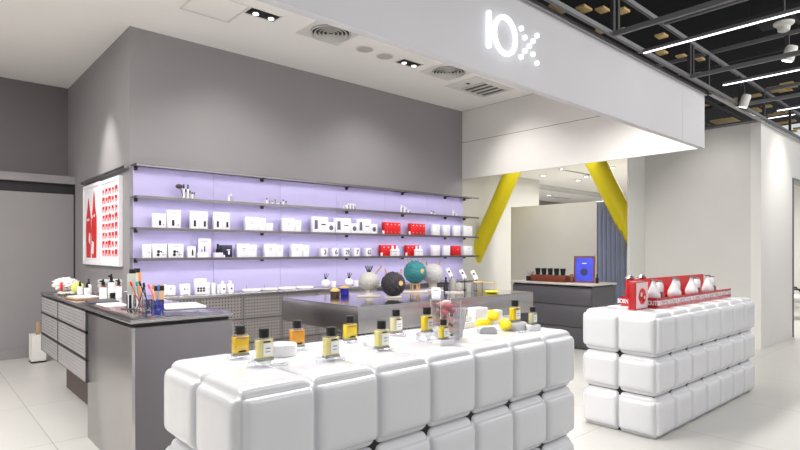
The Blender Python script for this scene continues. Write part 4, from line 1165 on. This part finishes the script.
# pleated white paper piece behind the vase
t = thing('pleated_fan', 'white pleated paper fan standing right of the rose vase', 'fan', (2.115, 1.90, ZT), R(-42))
b = MB(); pts = []
n = 16
top = [(-.045 + .10 * i / n, .005 * (1 if i % 2 else -1)) for i in range(n + 1)]
bot = [(-.02 + .045 * i / n, .003 * (1 if i % 2 else -1)) for i in range(n + 1)]
vt = [[b.bm.verts.new((x, y + o, .155 if i > 3 else .13 + i * .008)) for i, (x, y) in enumerate(top)] for o in (0, .003)]
vb = [[b.bm.verts.new((x, y + o, 0)) for x, y in bot] for o in (0, .003)]
for i in range(n):
    b.bm.faces.new((vb[0][i], vb[0][i + 1], vt[0][i + 1], vt[0][i])); b.bm.faces.new((vb[1][i + 1], vb[1][i], vt[1][i], vt[1][i + 1]))
    b.bm.faces.new((vt[0][i], vt[0][i + 1], vt[1][i + 1], vt[1][i])); b.bm.faces.new((vb[0][i + 1], vb[0][i], vb[1][i], vb[1][i + 1]))
b.bm.faces.new((vb[0][0], vt[0][0], vt[1][0], vb[1][0])); b.bm.faces.new((vt[0][n], vb[0][n], vb[1][n], vt[1][n]))
b.build('pleats', M_PAPW, t, smooth=20)

# white blocks, lemons, right-hand bottles
def wblock(label, x, y, z, w, d, h, rz=0, m=None):
    o = MB().box(-w / 2, w / 2, -d / 2, d / 2, 0, h, bev=.004).build('display_block', m or M_GLOSSW, loc=(x, y, ZT + z), rz=rz)
    return tag(o, label, 'riser', 'white display blocks on the front stand')
def lemon(label, x, y, z, rz, ry=R(90)):
    t = thing('lemon', label, 'lemon', (x, y, ZT + z), rz, 'lemons on the front stand')
    prof = [(.001, -.048), (.006, -.046), (.010, -.041), (.020, -.033), (.027, -.018), (.029, 0), (.027, .018), (.020, .033), (.010, .040), (.005, .043), (.001, .044)]
    prof = [(r * 1.17, z * 1.12) for r, z in prof]
    MB().lathe(prof, seg=28, M=Matrix.Rotation(ry, 4, 'Y'), cap=False).build('peel', M_LEMON, t, smooth=80)
wblock('low white block carrying three tiny black capped bottles', 2.40, 2.13, 0, .13, .10, .035)
wblock('white step on the low block beside the tall cartons', 2.43, 2.14, .036, .09, .07, .03)
for i, dx in enumerate((-.03, 0, .03)):
    t = thing('sample_bottle', 'tiny sample bottle with black cap on the white blocks, %s of three' % ('left', 'middle', 'right')[i], 'bottle', (2.43 + dx, 2.14, ZT + .067), group='tiny sample bottles')
    MB().cyl(.010, 0, .022, seg=14).build('body', LIQ['yellow'], t)
    MB().cyl(.009, .022, .042, seg=14).build('cap', M_BLACK, t)
carton('tall white glossy carton behind the lemons, the larger of two', 2.57, .095, .105, ZT, M_PAPW, d=.075, y=2.11, rz=R(-12), name='white_carton')
carton('shorter white carton behind the lemons, right of the larger', 2.69, .07, .083, ZT, M_PAPW, d=.06, y=2.08, rz=R(-12), name='white_carton')
lemon('lemon lying left in the trio', 2.435, 1.985, .034, R(-35))
lemon('lemon lying right in the trio, nearest the flat plate', 2.505, 1.888, .034, R(60))
lemon('lemon resting on top behind the other two', 2.49, 1.96, .080, R(60))
t = thing('stone_block', 'grey half round stone in front of the lemons', 'stone', (2.34, 1.885, ZT), R(-30))
MB().prism([(-.05, 0), (.05, 0), (.045, .028), (.03, .040), (-.035, .038), (-.05, .026)], -.028, .028, M=Matrix.Rotation(R(90), 4, 'X')).build('body', M_STONEG, t)
o = MB().lathe([(.001, 0), (.045, 0), (.055, .006), (.05, .009), (.001, .006)], cap=False).build('small_plate', M_GLOSSW, loc=(2.20, 2.03, ZT)); tag(o, 'small white plate between the pleated fan and the lemons', 'plate')
t = thing('ribbed_block', 'white ribbed round block under the right golden bottle', 'riser', (2.60, 1.89, ZT))
MB().lathe([(.062, 0), (.065, .004), (.065, .036), (.062, .04)], seg=72, rib=(.02, 24)).build('body', M_GLOSSW, t)
wblock('flat clear plate lying before the ribbed block', 2.53, 1.79, 0, .14, .07, .008, R(-10), M_ACRYL)
perfume('golden labelled perfume bottle on the ribbed block, right end group', 2.60, 1.89, 1, YELL, True, .041, w=.07)
riser('white solid disc under the smallest bottle at right', 2.645, 1.80, .045, .03, False)
perfume('small straw coloured labelled bottle at the right end of the stand', 2.645, 1.80, .80, STRAW, True, .031, w=.054)

# ------------------------------------------------------------------ red displays on the second stand
def red_tray(label, x, y, rz, w=.33, dp=.25):
    t = thing('red_display_tray', label, 'display tray', (x, y, ZT), rz, 'red display trays')
    b = MB()
    b.box(-w / 2, w / 2, 0, .006, 0, .082); b.box(-w / 2, w / 2, .006, dp, 0, .010); b.box(-w / 2, -w / 2 + .006, .006, dp, .01, .06); b.box(w / 2 - .006, w / 2, .006, dp, .01, .06)
    b.build('tray', M_REDL, t)
    if dp > .2: MB().box(-w / 2, w / 2, dp, dp + .012, 0, .215).build('back_panel', M_RED, t)
    lettering('BORNTOSTANDOUT\u00ae', .05, M_PAPW, t, (0, -.0012, .041), sx=.66, bold=.0012)
    return t


rt = red_tray('red display tray facing the left end, behind the picture box', 4.32, 1.95, R(-90), .29, .012)
TX = (4.505, 4.845, 5.185, 5.525, 5.865)
for i, x in enumerate(TX):
    red_tray('red display tray with white lettering, %s along the long side' % ORD[i], x, 1.80, 0)
t = thing('picture_box', 'tall red box with pale flower picture at the stand corner', 'box', (4.20, 1.87, ZT))
MB().box(-.11, .11, 0, .055, 0, .215, bev=.002).build('box', M_REDL, t)
p = MB().box(-.092, .108, -.002, 0, .008, .207).build('picture', mat('pink_print', (232, 196, 200), .5), t)
Rx = Matrix.Rotation(R(90), 4, 'X')
for dx, dz, r, m in ((.01, .10, .062, M_RED), (-.025, .095, .032, M_REDL), (.035, .085, .032, M_REDL), (-.01, .115, .018, PINKS[1]), (.045, .09, .014, PINKS[1])):
    MB().lathe([(r, .002), (r, .003 + .001 * (r < .05) + .001 * (r < .02))], seg=24, M=Matrix.Translation((dx, 0, dz)) @ Rx).build('printed_flower', m, p)
lettering('BORNTOSTANDOUT', .02, M_PAPW, t, (0, -.003, .185), sx=.75, bold=.0006)
lettering('BORNTOSTANDOUT', .02, M_PAPW, t, (.02, -.003, .022), sx=.75, bold=.0006)


def teardrop(label, x, y, s=1):
    t = thing('teardrop_bottle', label, 'bottle', (x, y, ZT + .010), group='white teardrop bottles')
    MB().lathe([(.028, 0), (.030, .02), (.034, .04)]).build('foot', M_REDL, t)
    MB().lathe([(.030, .036), (.046, .050), (.053 * s, .075), (.049 * s, .10), (.034, .138), (.020, .17), (.014, .195), (.015, .2)], seg=32).build('body', M_GLOSSW, t)
    MB().lathe([(.014, .2), (.026, .206), (.026, .213), (.008, .216)]).build('stopper', M_STEEL, t)


def capped(label, x, y):
    t = thing('red_bottle', label, 'bottle', (x, y, ZT + .010), group='red bottles with white caps')
    MB().lathe([(.044, 0), (.047, .008), (.040, .09), (.034, .104)], seg=6).build('body', mat('red_glass', (150, 12, 20), .1, trans=.2, coat=.6) if 'red_glass' not in MATS else MATS['red_glass'], t, smooth=20)
    MB().lathe([(.028, .104), (.030, .108), (.030, .16), (.022, .182), (.008, .186)]).build('cap', M_GLOSSW, t)
    MB().cyl(.022, .186, .196).build('top_disc', M_STEEL, t)


for i, (a, b2) in enumerate(((4.41, 4.60), (4.82, 4.95), (5.20, 5.42), (5.60, 5.80))):
    teardrop('white teardrop bottle in the red trays, %s from the left' % ORD[i], a, 1.868, (1, 1.05, 1.05, 1)[i])
    capped('red glass bottle with white cap, %s from the left' % ORD[i], b2, 1.90)
for i, x in enumerate((4.40, 4.62)):
    o = MB().lathe([(.03, 0), (.04, .012), (.02, .03), (.012, .034)]).build('metal_lid', M_STEEL, loc=(x, 2.056, ZT + .215)); tag(o, 'small metal lid resting on the red back panels, %s' % ('left' if i == 0 else 'right'), 'lid', 'metal lids on the red panels')

# ------------------------------------------------------------------ neighbour shop glimpse
t = thing('armchair', 'pale armchair with dark frame at the right photo edge', 'chair', (13.1, 2.95, 0), R(20))
MB().box(-.35, .35, -.35, .35, .34, .46, bev=.05, seg=4).build('seat', M_CREAM, t)
MB().box(-.35, .35, .28, .38, .46, .85, bev=.04, seg=4).build('backrest', M_CREAM, t)
for sx in (-1, 1):
    MB().tube([(sx * .38, .35, .0), (sx * .38, .36, .55), (sx * .38, .2, .62), (sx * .38, -.25, .60), (sx * .38, -.33, .5), (sx * .38, -.36, 0)], .018, 10).build('leg_frame', M_DUCT, t)
